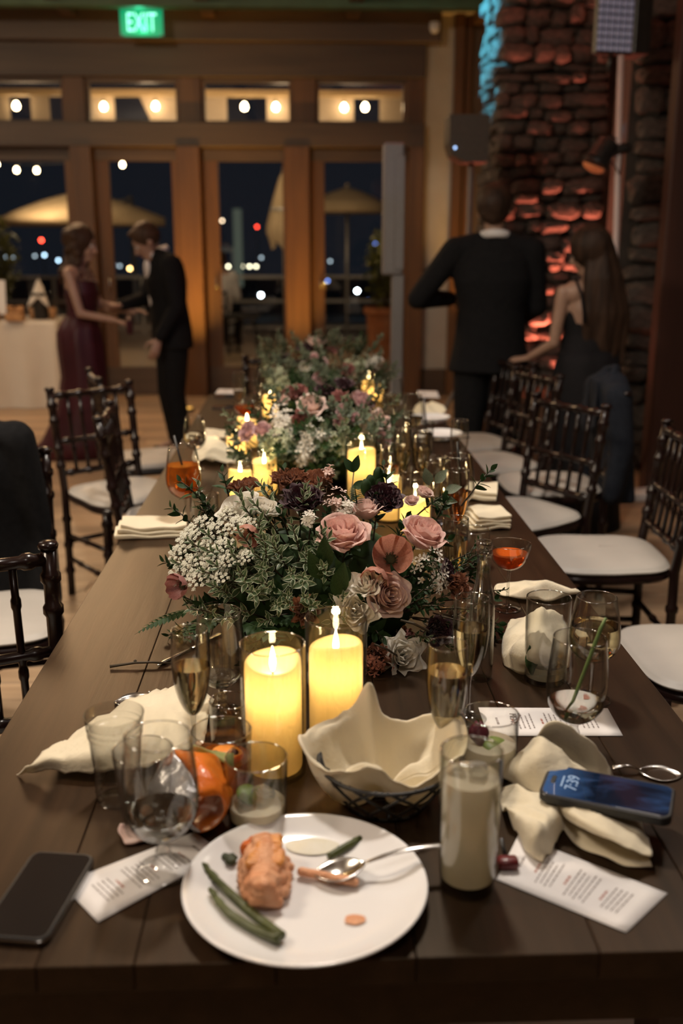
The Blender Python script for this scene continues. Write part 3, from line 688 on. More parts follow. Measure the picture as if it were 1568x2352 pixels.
def person(label, loc, rz, skin, J, k=1, fem=False, vox=.0075):
    t = thing('person', label, 'person', loc, rz); mb = MB()
    g = lambda n: Vector(J[n]) * k
    sw = .155 if fem else .19
    mb.caps(g('pelvis'), g('waist'), (.150 if fem else .155) * k, (.115 if fem else .145) * k, 18, .68, (1, 0, 0))
    mb.caps(g('waist'), g('chest'), (.118 if fem else .148) * k, (.135 if fem else .175) * k, 18, .66, (1, 0, 0))
    mb.caps((g('shL') * .8 + g('shR') * .2), (g('shR') * .8 + g('shL') * .2), .066 * k, .066 * k, 14)
    mb.caps(g('neck') - V(0, 0, .05 * k), g('head') - V(0, 0, .06) * k, .056 * k * (.85 if fem else 1), .05 * k * (.85 if fem else 1), 14)
    for s in 'LR':
        q = .80 if fem else 1
        mb.caps(g('sh' + s), g('el' + s), .052 * k * q, .040 * k * q); mb.caps(g('el' + s), g('wr' + s), .040 * k * q, .026 * k * q)
        hd = J['hd' + s]; hand(mb, g('wr' + s), hd[0], hd[1], -1 if s == 'L' else 1, k * (.92 if fem else 1), hd[2])
        mb.caps(g('hip' + s), g('kn' + s), .088 * k, .056 * k, 14); mb.caps(g('kn' + s), g('an' + s), .056 * k, .036 * k, 14); mb.caps(g('an' + s), g('an' + s) + V(0, .14, -.04) * k, .036 * k, .03 * k, 10)
    c, f, u, r_ = head(mb, g('head'), J['hf'], J['hu'], k, fem)
    remesh(mb, 'body', skin, t, vox, 4); face(t, c, f, u, r_, k)
    return t, g, (c, f, u, r_)
def loft(rows, n=32, ruf=0, fq=9, cap=True):
    mb = MB(); g = []
    for i, (x, y, z, rx, ry) in enumerate(rows):
        u = i / (len(rows) - 1); g.append([(x + rx * math.cos(2 * math.pi * j / n) * (1 + ruf * u * math.sin(fq * 2 * math.pi * j / n)), y + ry * math.sin(2 * math.pi * j / n) * (1 + ruf * u * math.sin(fq * 2 * math.pi * j / n)), z) for j in range(n)])
    mb.grid(g, 0, True)
    if cap: mb.f += [tuple(range(n)), tuple((len(g) - 1) * n + j for j in range(n))]; mb.m += [0, 0]
    return mb
def shoes(t, g, k, m):
    for s in 'LR': a = g('an' + s); remesh(MB().caps(a + V(0, -.04, -.045) * k, a + V(0, .17, -.05) * k, .038 * k, .030 * k, 12, .9), 'shoe', m, t, .008, 2)
def trousers(t, g, k, m):
    mb = MB(); mb.caps(g('pelvis') + V(0, 0, .06), g('pelvis'), .165 * k, .175 * k, 18, .72, (1, 0, 0))
    for s in 'LR': mb.caps(g('hip' + s), g('kn' + s), .11 * k, .085 * k, 14); mb.caps(g('kn' + s), g('an' + s), .085 * k, .07 * k, 14)
    remesh(mb, 'trousers', m, t, .011, 5)
def suit(t, g, k, m, hem=.80, flare=1.0):
    mb = MB(); p = g('pelvis'); w_ = g('waist'); c = g('chest')
    rows = [(p.x, p.y, hem, .205 * k * flare, .15 * k), (p.x, p.y, p.z, .200 * k, .145 * k), (w_.x, w_.y, w_.z + .05, .178 * k, .135 * k), (c.x, c.y, c.z - .03, .212 * k, .150 * k), (c.x, c.y, c.z + .08 * k, .20 * k, .13 * k), (c.x, c.y, c.z + .14 * k, .15 * k, .10 * k)]
    mb = loft(rows)
    mb.caps(g('shL') * .93 + g('shR') * .07 + V(0, 0, .008), g('neck') - V(.04, 0, .02), .068 * k, .062 * k); mb.caps(g('shR') * .93 + g('shL') * .07 + V(0, 0, .008), g('neck') - V(-.04, 0, .02), .068 * k, .062 * k)
    for s in 'LR':
        mb.caps(g('sh' + s), g('el' + s), .074 * k, .058 * k); e = g('el' + s); r_ = g('wr' + s); mb.caps(e, e.lerp(r_, .92), .058 * k, .044 * k)
    n_ = g('neck'); mb.caps(n_ + V(-.045, -.035, -.045), n_ + V(.045, -.035, -.045), .05 * k, .05 * k)
    remesh(mb, 'jacket', m, t, .0095, 5)
def hairmesh(name, mb, m, t, vox=.008, it=3):
    return remesh(mb, name, m, t, vox, it)
# --- man in black seen from behind, right
J = dict(pelvis=(0, 0, .95), waist=(0, -.01, 1.10), chest=(0, -.01, 1.33), neck=(0, -.01, 1.52), head=(0, .02, 1.66), shL=(-.205, -.01, 1.455), shR=(.205, -.01, 1.455),
         elL=(-.40, .02, 1.20), wrL=(-.20, .22, 1.19), hdL=((.8, .5, .05), (0, 1, 0), .5), elR=(.25, .03, 1.16), wrR=(.17, .25, 1.06), hdR=((-.3, .9, -.1), (-1, 0, 0), .5),
         hipL=(-.09, 0, .92), knL=(-.10, .02, .48), anL=(-.11, -.02, .08), hipR=(.09, 0, .92), knR=(.10, .03, .48), anR=(.11, .0, .08), hf=(.25, .92, -.30), hu=(0, .3, 1))
mx = PY(1128, 700, 5.3)
t, g, hd = person('man in a black suit seen from behind beside the stone pier', (mx.x, 5.3, 0), R(-4), M['skin_dark'], J, .965)
suit(t, g, .965, M['suit'], .78, 1.12); trousers(t, g, .965, M['suit']); shoes(t, g, .965, M['shoe'])
c, f, u, r_ = hd
hairmesh('hair', MB().ball(c + u * .030 - f * .022, .108, 20, 0, (.84, 1.0, 1.02), Matrix((r_, f, u)).transposed()).ball(c - u * .03 - f * .06, .06, 12, 0, (1.1, .7, 1)), M['hair'], t)
MB().tube([Vector((.068 * math.cos(a), .062 * math.sin(a) - .01, 1.478 - .012 * math.sin(a))) for a in [2 * math.pi * i / 20 for i in range(21)]], .017, 8, flat=1.3).build('shirt_collar', M['shirt'], t)
MB().tube([g('wrL').lerp(g('elL'), .10), g('wrL').lerp(g('elL'), .02)], .036, 12).build('shirt_cuff', M['shirt'], t)
# --- woman with long dark hair, right
J = dict(pelvis=(0, 0, .92), waist=(0, 0, 1.08), chest=(0, 0, 1.27), neck=(0, 0, 1.44), head=(-.02, .02, 1.57), shL=(-.165, 0, 1.36), shR=(.165, 0, 1.36),
         elL=(-.20, .01, 1.08), wrL=(-.30, .16, .98), hdL=((-.7, .6, -.15), (.2, .3, -1), .4), elR=(.21, .03, 1.08), wrR=(.13, .22, 1.0), hdR=((-.4, .9, 0), (-1, 0, 0), .5),
         hipL=(-.085, 0, .90), knL=(-.09, .02, .47), anL=(-.09, -.02, .10), hipR=(.085, 0, .90), knR=(.09, .03, .47), anR=(.09, 0, .10), hf=(-.85, .45, -.30), hu=(-.2, 0, 1))
k_ = .96; mx = PY(1350, 800, 5.0)
t, g, hd = person('woman with long dark hair in a black open-back gown by the stone wall', (mx.x, 5.0, 0), R(6), M['skin_dark'], J, k_, True)
rows = [(0, 0, .01, .245, .22), (0, 0, .3, .215, .19), (0, 0, .6, .195, .165), (0, 0, .84, .188, .15), (0, 0, .93, .172, .138), (0, 0, 1.00, .145, .115)]
loft([(a, b, c_, d * 1, e) for a, b, c_, d, e in rows], 40, .03).build('gown_skirt', M['blackdress'], t)
remesh(loft([(0, .012, .98, .15, .12), (0, .02, 1.08, .13, .105), (0, .03, 1.2, .148, .105), (0, .04, 1.28, .12, .09)]), 'gown_bodice', M['blackdress'], t, .01, 3)
for s in (-1, 1): MB().tube([(s * .09, .09, 1.25), (s * .11, .05, 1.34), (s * .10, -.02, 1.375), (s * .09, -.09, 1.30), (s * .07, -.115, 1.15)], .010, 8, flat=.4).build('strap', M['blackdress'], t)
c, f, u, r_ = hd; mb = MB().ball(c + u * .028 - f * .02, .115, 20, 0, (.9, 1.0, 1.05), Matrix((r_, f, u)).transposed())
rh = random.Random(8)
for i in range(26):
    a = rh.uniform(-1.0, 1.0); st = V(.05 * a + c.x + .045, c.y - .07 + .03 * abs(a), c.z + .03); 
    pts = [st, st + V(.03 * a + .015, -.035, -.16), st + V(.06 * a + .04, -.045 + rh.uniform(-.01, .01), -.34), st + V(.07 * a + .05 + rh.uniform(-.02, .02), -.035, -.52 - rh.uniform(0, .1))]
    for p, q, ra, rb in zip(pts, pts[1:], (.034, .036, .032), (.036, .032, .012)): mb.caps(p, q, ra, rb, 8)
hairmesh('hair', mb, M['hair'], t, .009, 2); 
t.scale = (.925,) * 3
# --- woman in burgundy gown, left, facing the man (+x)
J = dict(pelvis=(0, .0, .93), waist=(0, .02, 1.09), chest=(0, -.01, 1.29), neck=(0, .01, 1.46), head=(0, .05, 1.585), shL=(-.165, -.01, 1.38), shR=(.165, -.01, 1.38),
         elL=(-.19, .10, 1.12), wrL=(-.13, .33, 1.10), hdL=((.1, 1, .02), (0, 0, -1), .35), elR=(.195, .07, 1.10), wrR=(.14, .30, 1.05), hdR=((-.1, 1, -.35), (0, 0, -1), .5),
         hipL=(-.085, 0, .90), knL=(-.09, .03, .47), anL=(-.09, -.02, .10), hipR=(.085, 0, .90), knR=(.09, .02, .47), anR=(.09, -.02, .10), hf=(.0, .97, -.22), hu=(0, .2, 1))
k_ = .97; mx = PY(183, 700, 6.9)
t, g, hd = person('woman in a burgundy gown with dark curly hair facing the grey-suited man', (mx.x, 6.9, 0), R(-97), M['skin'], J, k_, True)
rows = [(0, -.14, .015, .26, .34), (0, -.08, .12, .24, .27), (0, -.03, .35, .19, .19), (0, .0, .6, .175, .165), (0, -.01, .82, .178, .168), (0, -.015, .92, .168, .158), (0, .01, 1.04, .130, .115)]
loft(rows, 44, .05).build('gown_skirt', M['burgundy'], t)
remesh(loft([(0, .01, 1.0, .135, .118), (0, .02, 1.09, .128, .105), (0, .02, 1.2, .150, .125), (0, .025, 1.29, .125, .105)]), 'gown_bodice', M['burgundy'], t, .01, 3)
for s in (-1, 1): MB().tube([(s * .08, .11, 1.25), (s * .115, .05, 1.37), (s * .115, -.03, 1.40), (s * .09, -.11, 1.30), (s * .06, -.125, 1.18)], .010, 8, flat=.4).build('strap', M['burgundy'], t)
c, f, u, r_ = hd; mb = MB().ball(c + u * .03 - f * .03, .118, 20, 0, (.92, .95, 1.0), Matrix((r_, f, u)).transposed())
rh = random.Random(4)
for i in range(70):
    a = rh.uniform(-1.9, 1.9); p = c + V(math.sin(a) * .085, -math.cos(a) * .08 - .03, rh.uniform(-.17, .10)); mb.ball(p, rh.uniform(.022, .042), 8)
for i in range(30): a = rh.uniform(-1, 1); mb.ball(c + V(a * .07, -.10 - rh.uniform(0, .05), -.13 - rh.uniform(0, .14)), rh.uniform(.02, .034), 8)
hairmesh('hair', mb, M['hair_br'], t, .008, 2); t.scale = (.93,) * 3; bpy.context.view_layer.update()
o = remesh(MB().box((0, 0, 0), (.17, .045, .10), ch=.012), 'clutch_bag', M['burgundy'], None, .006, 3); pc = PY(266, 730, 6.85); o.location = t.matrix_basis @ V(.10, .39, .985); o.rotation_euler = (0, .15, R(-80)); tag(o, 'burgundy clutch bag held in the hand of the woman in burgundy', 'bag')
# --- man left, facing her (-x)
J = dict(pelvis=(0, 0, .95), waist=(0, .02, 1.10), chest=(0, .03, 1.33), neck=(0, .08, 1.49), head=(0, .16, 1.575), shL=(-.2, .04, 1.42), shR=(.2, .03, 1.42),
         elL=(-.25, .02, 1.13), wrL=(-.235, .16, .90), hdL=((0, .35, -1), (1, 0, 0), .7), elR=(.24, .13, 1.16), wrR=(.12, .34, 1.12), hdR=((-.3, .95, 0), (0, 0, 1), .6),
         hipL=(-.09, 0, .92), knL=(-.10, .03, .48), anL=(-.11, -.02, .08), hipR=(.09, 0, .92), knR=(.10, .02, .48), anR=(.11, -.04, .08), hf=(.05, .82, -.60), hu=(0, .6, 1))
mx = PY(392, 700, 6.95)
t, g, hd = person('man in a dark suit leaning towards the woman in burgundy', (mx.x, 6.95, 0), R(97), M['skin'], J, .985)
suit(t, g, .985, M['suit'], .80, 1.15); trousers(t, g, .985, M['suit']); shoes(t, g, .985, M['shoe'])
c, f, u, r_ = hd
mb = MB().ball(c + u * .034 - f * .022, .105, 20, 0, (.86, 1.0, 1.0), Matrix((r_, f, u)).transposed())
for i in range(24): a = random.uniform(-1, 1); mb.ball(c + u * .10 + f * random.uniform(-.07, .07) + r_ * a * .05, .022, 8)
hairmesh('hair', mb, M['hair_br'], t)
MB().tube([g('neck') + Vector((.068 * math.cos(a), .066 * math.sin(a), .012 + .03 * math.sin(a) * -1)) for a in [2 * math.pi * i / 20 for i in range(21)]], .016, 8, flat=1.2).build('shirt_collar', M['shirt'], t)
remesh(MB().caps((0, .115, .98), (0, .155, 1.36), .055, .065, 12, .4, (1, 0, 0)), 'shirt_front', M['shirt'], t, .008, 3)
t.scale = (.935,) * 3; t.rotation_euler = (0, 0, R(112))
# --- person sitting outside in white
J = dict(pelvis=(0, 0, .50), waist=(0, 0, .64), chest=(0, .02, .88), neck=(0, .05, 1.05), head=(0, .09, 1.17), shL=(-.18, .03, .98), shR=(.18, .03, .98),
         elL=(-.22, .10, .72), wrL=(-.14, .32, .68), hdL=((.3, 1, 0), (0, 0, -1), .4), elR=(.22, .1, .72), wrR=(.14, .32, .68), hdR=((-.3, 1, 0), (0, 0, -1), .4),
         hipL=(-.09, .03, .50), knL=(-.12, .42, .50), anL=(-.12, .42, .09), hipR=(.09, .03, .50), knR=(.12, .42, .5), anR=(.12, .42, .09), hf=(0, 1, -.2), hu=(0, 0, 1))
mx = PY(507, 680, 13.6)
t, g, hd = person('person in a white shirt sitting outside behind the glass door', (mx.x - .02, 13.6, .03), R(-15), M['skin'], J, 1, False, .012)
mb = loft([(0, 0, .44, .17, .13), (0, 0, .6, .165, .13), (0, .01, .85, .20, .14), (0, .03, 1.0, .15, .1)])
for s in 'LR': mb.caps(g('sh' + s), g('el' + s), .07, .055); mb.caps(g('el' + s), g('wr' + s), .055, .04)
remesh(mb, 'white_shirt', M['shirt'], t, .012, 4); mb = MB()
for s in 'LR': mb.caps(g('hip' + s), g('kn' + s), .10, .075); mb.caps(g('kn' + s), g('an' + s), .075, .06)
remesh(mb, 'trousers', M['suit'], t, .013, 3); c, f, u, r_ = hd; hairmesh('hair', MB().ball(c + u * .03 - f * .02, .108, 16, 0, (.85, 1, 1)), M['hair'], t)
ch_ = dup(CH['c'], (mx.x - .02, 13.62, -.045), R(75), 'dark chair outside with the white-shirted person on it', 'chair out on the deck')
# ================================================================ GLASSWARE AND CANDLES
def interp(prof, z):
    for (ra, za), (rb, zb) in zip(prof, prof[1:]):
        if za <= z <= zb and zb > za: return ra + (rb - ra) * (z - za) / (zb - za)
    return prof[-1][0]
def smoothp(p, it=2):
    for _ in range(it):
        q = [p[0]]
        for a, b in zip(p, p[1:]): q += [(a[0] * .75 + b[0] * .25, a[1] * .75 + b[1] * .25), (a[0] * .25 + b[0] * .75, a[1] * .25 + b[1] * .75)]
        p = q + [p[-1]]
    return p
M['rimglass'] = glassmat('glass rim', (.90, .90, .88), .5, .95, .03, .34); GL_IOR = M['stemglass'] = glassmat('stem glass', (.93, .93, .92), .35, .95, .02, .13)
def bowl(t, outer, wall, m, name='bowl', floor_t=None, seg=40):
    o = smoothp(outer); i = [(max(r - wall, 0), z) for r, z in o][::-1]
    zf = (floor_t if floor_t is not None else wall) + o[0][1]
    i = [(r, z) for r, z in i if z > zf] ; ri = interp(o, zf) - wall if zf > o[0][1] else 0
    prof = [(0, o[0][1])] + o + i + [(max(ri, 0), zf), (0, zf)]
    rt, zt_ = o[-1]; MB().tube([Vector(((rt - wall / 2) * math.cos(q), (rt - wall / 2) * math.sin(q), zt_)) for q in [2 * math.pi * k / 40 for k in range(41)]], max(.0007, wall * .62), 6).build('rim', M['rimglass'], t)
    return MB().lathe(prof, seg=seg).build(name, m, t, sharp=60)
def fill(t, outer, wall, z0, z1, m, name):
    o = smoothp(outer); n = 12; pr = [(0, z0)]
    for k in range(n + 1):
        z = z0 + (z1 - z0) * k / n; pr.append((max(interp(o, z) - wall - .0004, .0005), z))
    pr.append((0, z1)); return MB().lathe(pr, seg=36).build(name, m, t, sharp=50)
SHAPES = {
 'goblet': ([(0, 0), (.74, 0), (.76, .012), (.70, .03), (.30, .06), (.17, .10), (.22, .135), (.20, .17), (.13, .20), (.15, .24), (.30, .262)], [(.05, .262), (.40, .275), (.72, .33), (.93, .42), (1, .52), (.985, .68), (.90, .88), (.86, 1)]),
 'flute': ([(0, 0), (1.05, 0), (1.06, .01), (.7, .02), (.18, .035), (.11, .07), (.10, .25), (.14, .33), (.16, .36)], [(.05, .355), (.30, .37), (.62, .45), (.86, .56), (.99, .70), (1, .80), (.93, 1)]),
 'wine': ([(0, 0), (.80, 0), (.81, .01), (.5, .02), (.14, .04), (.09, .08), (.085, .30), (.12, .38)], [(.05, .375), (.35, .39), (.80, .46), (.98, .55), (1, .62), (.93, .78), (.76, 1)]),
 'coupe': ([(0, 0), (.68, 0), (.69, .012), (.4, .025), (.10, .05), (.07, .10), (.07, .55), (.12, .60)], [(.04, .60), (.25, .61), (.62, .67), (.86, .78), (.96, .90), (1, 1)])}
def stemware(kind, px, py, h, r, label, group=None, liq=None, lv=.5, nm=None, cat='glass', m='glass', wall=.0011, pos=None):
    p = pos if pos is not None else T(px, py, h)
    t = thing(nm or {'goblet': 'water_goblet', 'flute': 'champagne_flute', 'wine': 'wine_glass', 'coupe': 'coupe_glass'}[kind], label, cat, p, 0, group)
    st, bw = SHAPES[kind]; s_ = [(a * r, b * h) for a, b in st]; b_ = [(a * r, b * h) for a, b in bw]
    MB().lathe(smoothp(s_, 1), seg=32).build('stem', M['stemglass'], t); bowl(t, b_, wall, M[m])
    if liq: z0 = b_[0][1] + .003; fill(t, b_, wall, z0, z0 + (h - z0) * lv, M[liq], {'water': 'water', 'champagne': 'sparkling_wine', 'rosewine': 'sparkling_wine', 'whitewine': 'white_wine'}.get(liq, 'drink'))
    t['_'] = 0; del t['_']
    return t
def tumbler(px, py, h, r, label, liq=None, lv=.5, base=.008, taper=.93, m='glass', nm='tumbler', group=None, pos=None, wall=.0016, bulge=0):
    p = pos if pos is not None else T(px, py, h); t = thing(nm, label, 'glass', p, 0, group)
    o = [(r * taper * .94, 0), (r * taper, .004), (r * (taper + 1) / 2 + bulge, h * .5), (r, h - .002), (r, h)]
    bowl(t, o, wall, M[m], 'body', base)
    if liq: fill(t, o, wall, base + .0005, base + (h - base) * lv, M[liq], 'drink')
    return t
def ice(t, c, s, rot, n='ice_cube'): 
    MB().box((0, 0, 0), (s, s * .9, s * .8), ch=s * .12).build(n, M['ice'], t, False).matrix_basis = Matrix.Translation(c) @ Euler(rot).to_matrix().to_4x4()
M['lime'] = mat('lime', (.16, .25, .03), .4, c2=(.24, .34, .06), scale=60, trans=.3); M['limeflesh'] = mat('lime flesh', (.42, .50, .18), .4, c2=(.55, .6, .3), scale=50, trans=.4)
M['orange'] = mat('orange peel', (.75, .22, .02), .45, c2=(.85, .30, .03), scale=60, bump=.2); M['cherry'] = mat('dark cherry', (.06, .01, .01), .2, c2=(.1, .02, .02))
M['straw'] = mat('black straw', (.012, .012, .012), .35, c2=(.02, .02, .02)); M['leafm'] = mat('green leaf', (.03, .07, .02), .45, c2=(.05, .11, .03), scale=40, trans=.2)
M['stemgreen'] = mat('green stem', (.10, .17, .05), .5, c2=(.14, .22, .07), scale=30)
# --- foreground
g1 = stemware('goblet', 361, 1690, .172, .0435, 'water goblet a quarter full standing on the menu card beside the white plate', 'water goblets', 'water', .24)
g2 = stemware('goblet', 1332, 1464, .172, .0425, 'water goblet with a green stem in it on the right', 'water goblets', 'water', .22)
MB().tube([(-.012, .0, .050), (.0, 0, .09), (.028, .0, .185), (.034, .0, .20)], [.002, .0028, .003, .0022], 8).build('flower_stem', M['stemgreen'], g2)
w1 = stemware('wine', 1371, 1371, .172, .0405, 'wine glass half full of white wine behind the goblet with the green stem', 'wine glasses', 'whitewine', .56)
f1 = stemware('flute', 435, 1447, .195, .0268, 'champagne flute half full left of the tall candles', 'champagne flutes', 'champagne', .58)
f2 = stemware('flute', 1029, 1480, .195, .0275, 'champagne flute close behind the bread basket', 'champagne flutes', 'champagne', .70)
f3 = stemware('flute', 1084, 1373, .195, .0272, 'champagne flute in front of the clear bottle', 'champagne flutes', 'champagne', .62)
f4 = stemware('flute', 1047, 1190, .19, .0262, 'champagne flute beside the pink rose at the right', 'champagne flutes', 'champagne', .66)
f5 = stemware('flute', 1052, 1080, .20, .0262, 'flute of pinkish wine behind the pink rose, in front of the big stemmed glass', 'champagne flutes', 'rosewine', .62)
stemware('goblet', 503, 1405, .165, .0385, 'empty stemmed glass behind the left champagne flute', 'water goblets', 'water', .12)
tumbler(527, 1608, .085, .0290, 'small empty tumbler between left flute and left candle')
g7 = stemware('wine', 1052, 1046, .20, .0430, 'large wine glass with a black straw near the stacked napkins', 'wine glasses', 'rosewine', .25)
MB().tube([(.012, .01, .10), (-.004, -.006, .235)], .0028, 8).build('straw', M['straw'], g7)
ap = stemware('wine', 418, 1024, .215, .0445, 'big wine glass of bright orange spritz with a black straw', 'wine glasses', 'aperol', .64)
MB().tube([(.016, -.004, .088), (-.019, .002, .24)], .0028, 8).build('straw', M['straw'], ap)
for i, c in enumerate(((.012, .01, .150), (-.014, .008, .148), (.0, -.015, .152))): ice(ap, c, .020, (i, .5 * i, i * 2))
cp = stemware('coupe', 1171, 1248, .135, .0405, 'coupe of amber cocktail by the clear bottle', None, 'coupe', .62)
t = stemware('wine', 445, 957, .17, .036, 'stemmed water glass standing behind the crumpled napkin on the left', 'wine glasses', 'water', .5)
cf = stemware('coupe', 560, 920, .14, .042, 'amber cocktail coupe before the far left candle', None, 'coupe', .6)
# plastic cups
def plasticcup(px, py, h, r, label):
    t = thing('plastic_cup', label, 'cup', T(px, py, h)); o = [(r * .74, 0), (r * .77, .003)]
    for k in range(4): z = .012 + k * .010; o += [(r * .775, z), (r * .80, z + .003), (r * .785, z + .006)]
    o += [(r * .84, h * .50), (r * .90, h * .76), (r * .935, h * .765), (r * .94, h * .80), (r * .91, h * .815), (r * .955, h * .83), (r * .96, h * .87), (r * .935, h * .885), (r * .97, h * .90), (r, h - .003), (r * 1.02, h - .001), (r * 1.01, h)]
    prof = [(0, .004)] + [(0.6 * r, .004)] + o + [(a - .0007, b) for a, b in o[::-1]]
    MB().lathe(prof, seg=44).build('cup_body', M['plastic'], t, sharp=50); return t
plasticcup(261, 1637, .122, .0375, 'ribbed clear plastic cup left of the water goblet')
t = tumbler(327, 1722, .112, .0365, 'smooth plastic cup hidden behind the water goblet', m='plastic', nm='clear_cup', base=.003, taper=.72, wall=.0008)
# old fashioned with orange
t = tumbler(508, 1676, .088, .0395, 'short tumbler of orange drink with orange slice and pith beside the snack bag', 'whisky', .50, .010, .92)
MB().lathe([(0, 0), (.020, 0), (.022, .0015), (.020, .003), (0, .003)], seg=26).build('orange_slice', M['orange'], t).matrix_basis = Matrix.Translation((.006, .004, .048)) @ Euler((.15, .12, 0)).to_matrix().to_4x4()
ice(t, (-.010, -.008, .050), .022, (.3, .4, 1)); MB().ball((.016, .008, .050), .0055, 10).build('cherry', M['cherry'], t)
pap = MB(); pap.grid([[(-.034 + .05 * u, -.022 + .004 * math.sin(5 * u) + .02 * v, .078 - .03 * u * (1 - v) - .022 * v) for u in [i / 6 for i in range(7)]] for v in (0, .25, .5, .75, 1)]); pap.build('citrus_wedge', M['limeflesh'], t, solid=.003)
# low tumbler with lime
t = tumbler(588, 1738, .092, .0385, 'nearly empty tumbler with ice and lime between plate and left candle', 'marg', .22, .012, .93, m='frost')
ice(t, (.006, .004, .036), .026, (.2, .3, 1)); ice(t, (-.014, -.008, .034), .022, (.9, .3, 2))
o = MB().lathe([(0, 0), (.014, 0), (.015, .0015), (.014, .003), (0, .003)], seg=20).build('lime_slice', M['lime'], t); o.matrix_basis = Matrix.Translation((-.012, .006, .036)) @ Euler((.5, .1, .5)).to_matrix().to_4x4()
# highball
t = tumbler(1083, 1724, .168, .0345, 'tall highball glass of cloudy lime drink beside the white plate', 'marg', .80, .014, .90, m='frost')
for i, c in enumerate(((.010, -.006, .128), (-.012, .006, .133), (.004, .012, .115), (-.008, -.012, .112), (.008, .0, .142))): ice(t, c, .021, (i * .7, .5 * i, i))
# tumbler with petal and lime
t = tumbler(1127, 1640, .088, .0385, 'tumbler with a dark petal and a lime wedge beside the highball glass', 'marg', .45, .010, .92)
M['petal_wine'] = mat('wine red petal', (.10, .012, .025), .5, c2=(.16, .03, .05), scale=20, trans=.3)
pp_ = MB(); pp_.grid([[(.022 * (u - .5) * math.sin(math.pi * (.15 + .8 * v)) * 1.6, .02 * v - .01 + .006 * (u - .5) ** 2 * 8, .028 * v) for u in [i / 6 for i in range(7)]] for v in [i / 5 for i in range(6)]])
o = pp_.build('petal', M['petal_wine'], t, solid=.0006); o.location = (-.014, -.002, .046); o.scale = (.8, .8, .9)
o = MB().lathe([(0, 0), (.019, 0), (.0205, .004), (.019, .008), (0, .008)], seg=22).build('lime_wedge', M['lime'], t); o.matrix_basis = Matrix.Translation((.008, -.006, .037)) @ Euler((.35, .1, .5)).to_matrix().to_4x4()
# wide jar with leaf
t = tumbler(1261, 1372, .145, .0365, 'tall wide glass with a green leaf at the bottom, beside the wine glass', 'water', .16, .010, .93, nm='water_tumbler')
lf = MB(); lf.grid([[(.012 * (u - .5) * 2 * math.sin(math.pi * min(1, .05 + v * .95)), 0 + .004 * abs(u - .5), .05 * v) for u in (0, .25, .5, .75, 1)] for v in [i / 8 for i in range(9)]])
o = lf.build('leaf', M['leafm'], t, solid=.0006); o.location = (-.020, -.010, .014); o.rotation_euler = (-.2, -.1, .3)
# clear bottle
p = T(1113, 1243, .238); t = thing('glass_bottle', 'small clear glass bottle without cap behind the champagne flutes', 'bottle', p)
o = [(.0175, 0), (.0208, .003), (.0210, .02), (.0210, .120), (.0195, .140), (.0135, .165), (.0112, .185), (.0108, .214), (.0136, .216), (.0136, .222), (.0118, .225), (.0130, .228), (.0130, .236), (.0115, .238)]
bowl(t, o, .0016, M['stemglass'], 'bottle_body', .006)
p = T(935, 955, .225); t = thing('glass_bottle', 'clear glass bottle in the far group of glasses right of the second bouquet', 'bottle', p)
bowl(t, o, .0016, M['stemglass'], 'bottle_body', .006)
# remaining tumblers and the far glasses
tumbler(468, 1136, .10, .0365, 'empty tumbler on the folded napkin side, in front of the orange spritz')
tumbler(1087, 1216, .085, .0370, 'wide tumbler half hidden behind the flute by the right pink rose', 'water', .15)
tumbler(596, 1082, .085, .0370, 'tumbler standing in front of the left pair of small candles')
tumbler(566, 1098, .080, .034, 'tumbler beside the ivory napkin under the left pair of candles') if False else None
FG = 'glasses crowding the far right of the table'
for kd, px, py, h, r, lb, lq, lv in (
  ('flute', 925, 985, .20, .026, 'flute of champagne right of the candle behind the big bouquet', 'champagne', .5),
  ('flute', 893, 905, .20, .026, 'flute at the right edge of the middle bouquet', 'champagne', .4),
  ('flute', 1056, 965, .20, .027, 'tall empty flute by the white plates', None, 0),
  ('flute', 968, 990, .20, .026, 'flute between the clear bottle and the white plates', 'champagne', .6),
  ('wine', 905, 868, .19, .036, 'wine glass by the far right candles', 'whitewine', .3),
  ('wine', 835, 838, .19, .036, 'wine glass behind the far candle glow', None, 0),
  ('flute', 870, 835, .20, .026, 'flute beside the far bouquet', 'champagne', .5),
  ('flute', 548, 855, .20, .026, 'far left flute before the end chair', 'champagne', .4),
  ('wine', 575, 872, .18, .036, 'far left wine glass beside the flute', None, 0),
  ('goblet', 598, 850, .17, .036, 'far left water goblet beside the far bouquet', 'water', .5),
  ('flute', 896, 1020, .19, .026, 'flute just right of the tall middle candle', 'rosewine', .5),
  ('wine', 950, 905, .19, .036, 'wine glass in front of the far napkins', 'whitewine', .3),
  ('goblet', 1005, 1058, .165, .038, 'water goblet left of the straw glass', 'water', .5)):
    stemware(kd, px, py, h, r, lb, FG if px > 700 else 'glasses at the far left of the table', lq, lv)
tumbler(990, 1050, .10, .034, 'low tumbler beside the flute before the plates', 'water', .4)
tumbler(965, 1062, .09, .036, 'low tumbler in front of the far flutes', 'water', .3) if False else None
g8 = tumbler(975, 968, .11, .032, 'highball with a black straw before the nearest white plate', 'water', .6)
MB().tube([(.01, .0, .02), (-.004, 0, .19)], .003, 8).build('straw', M['straw'], g8)
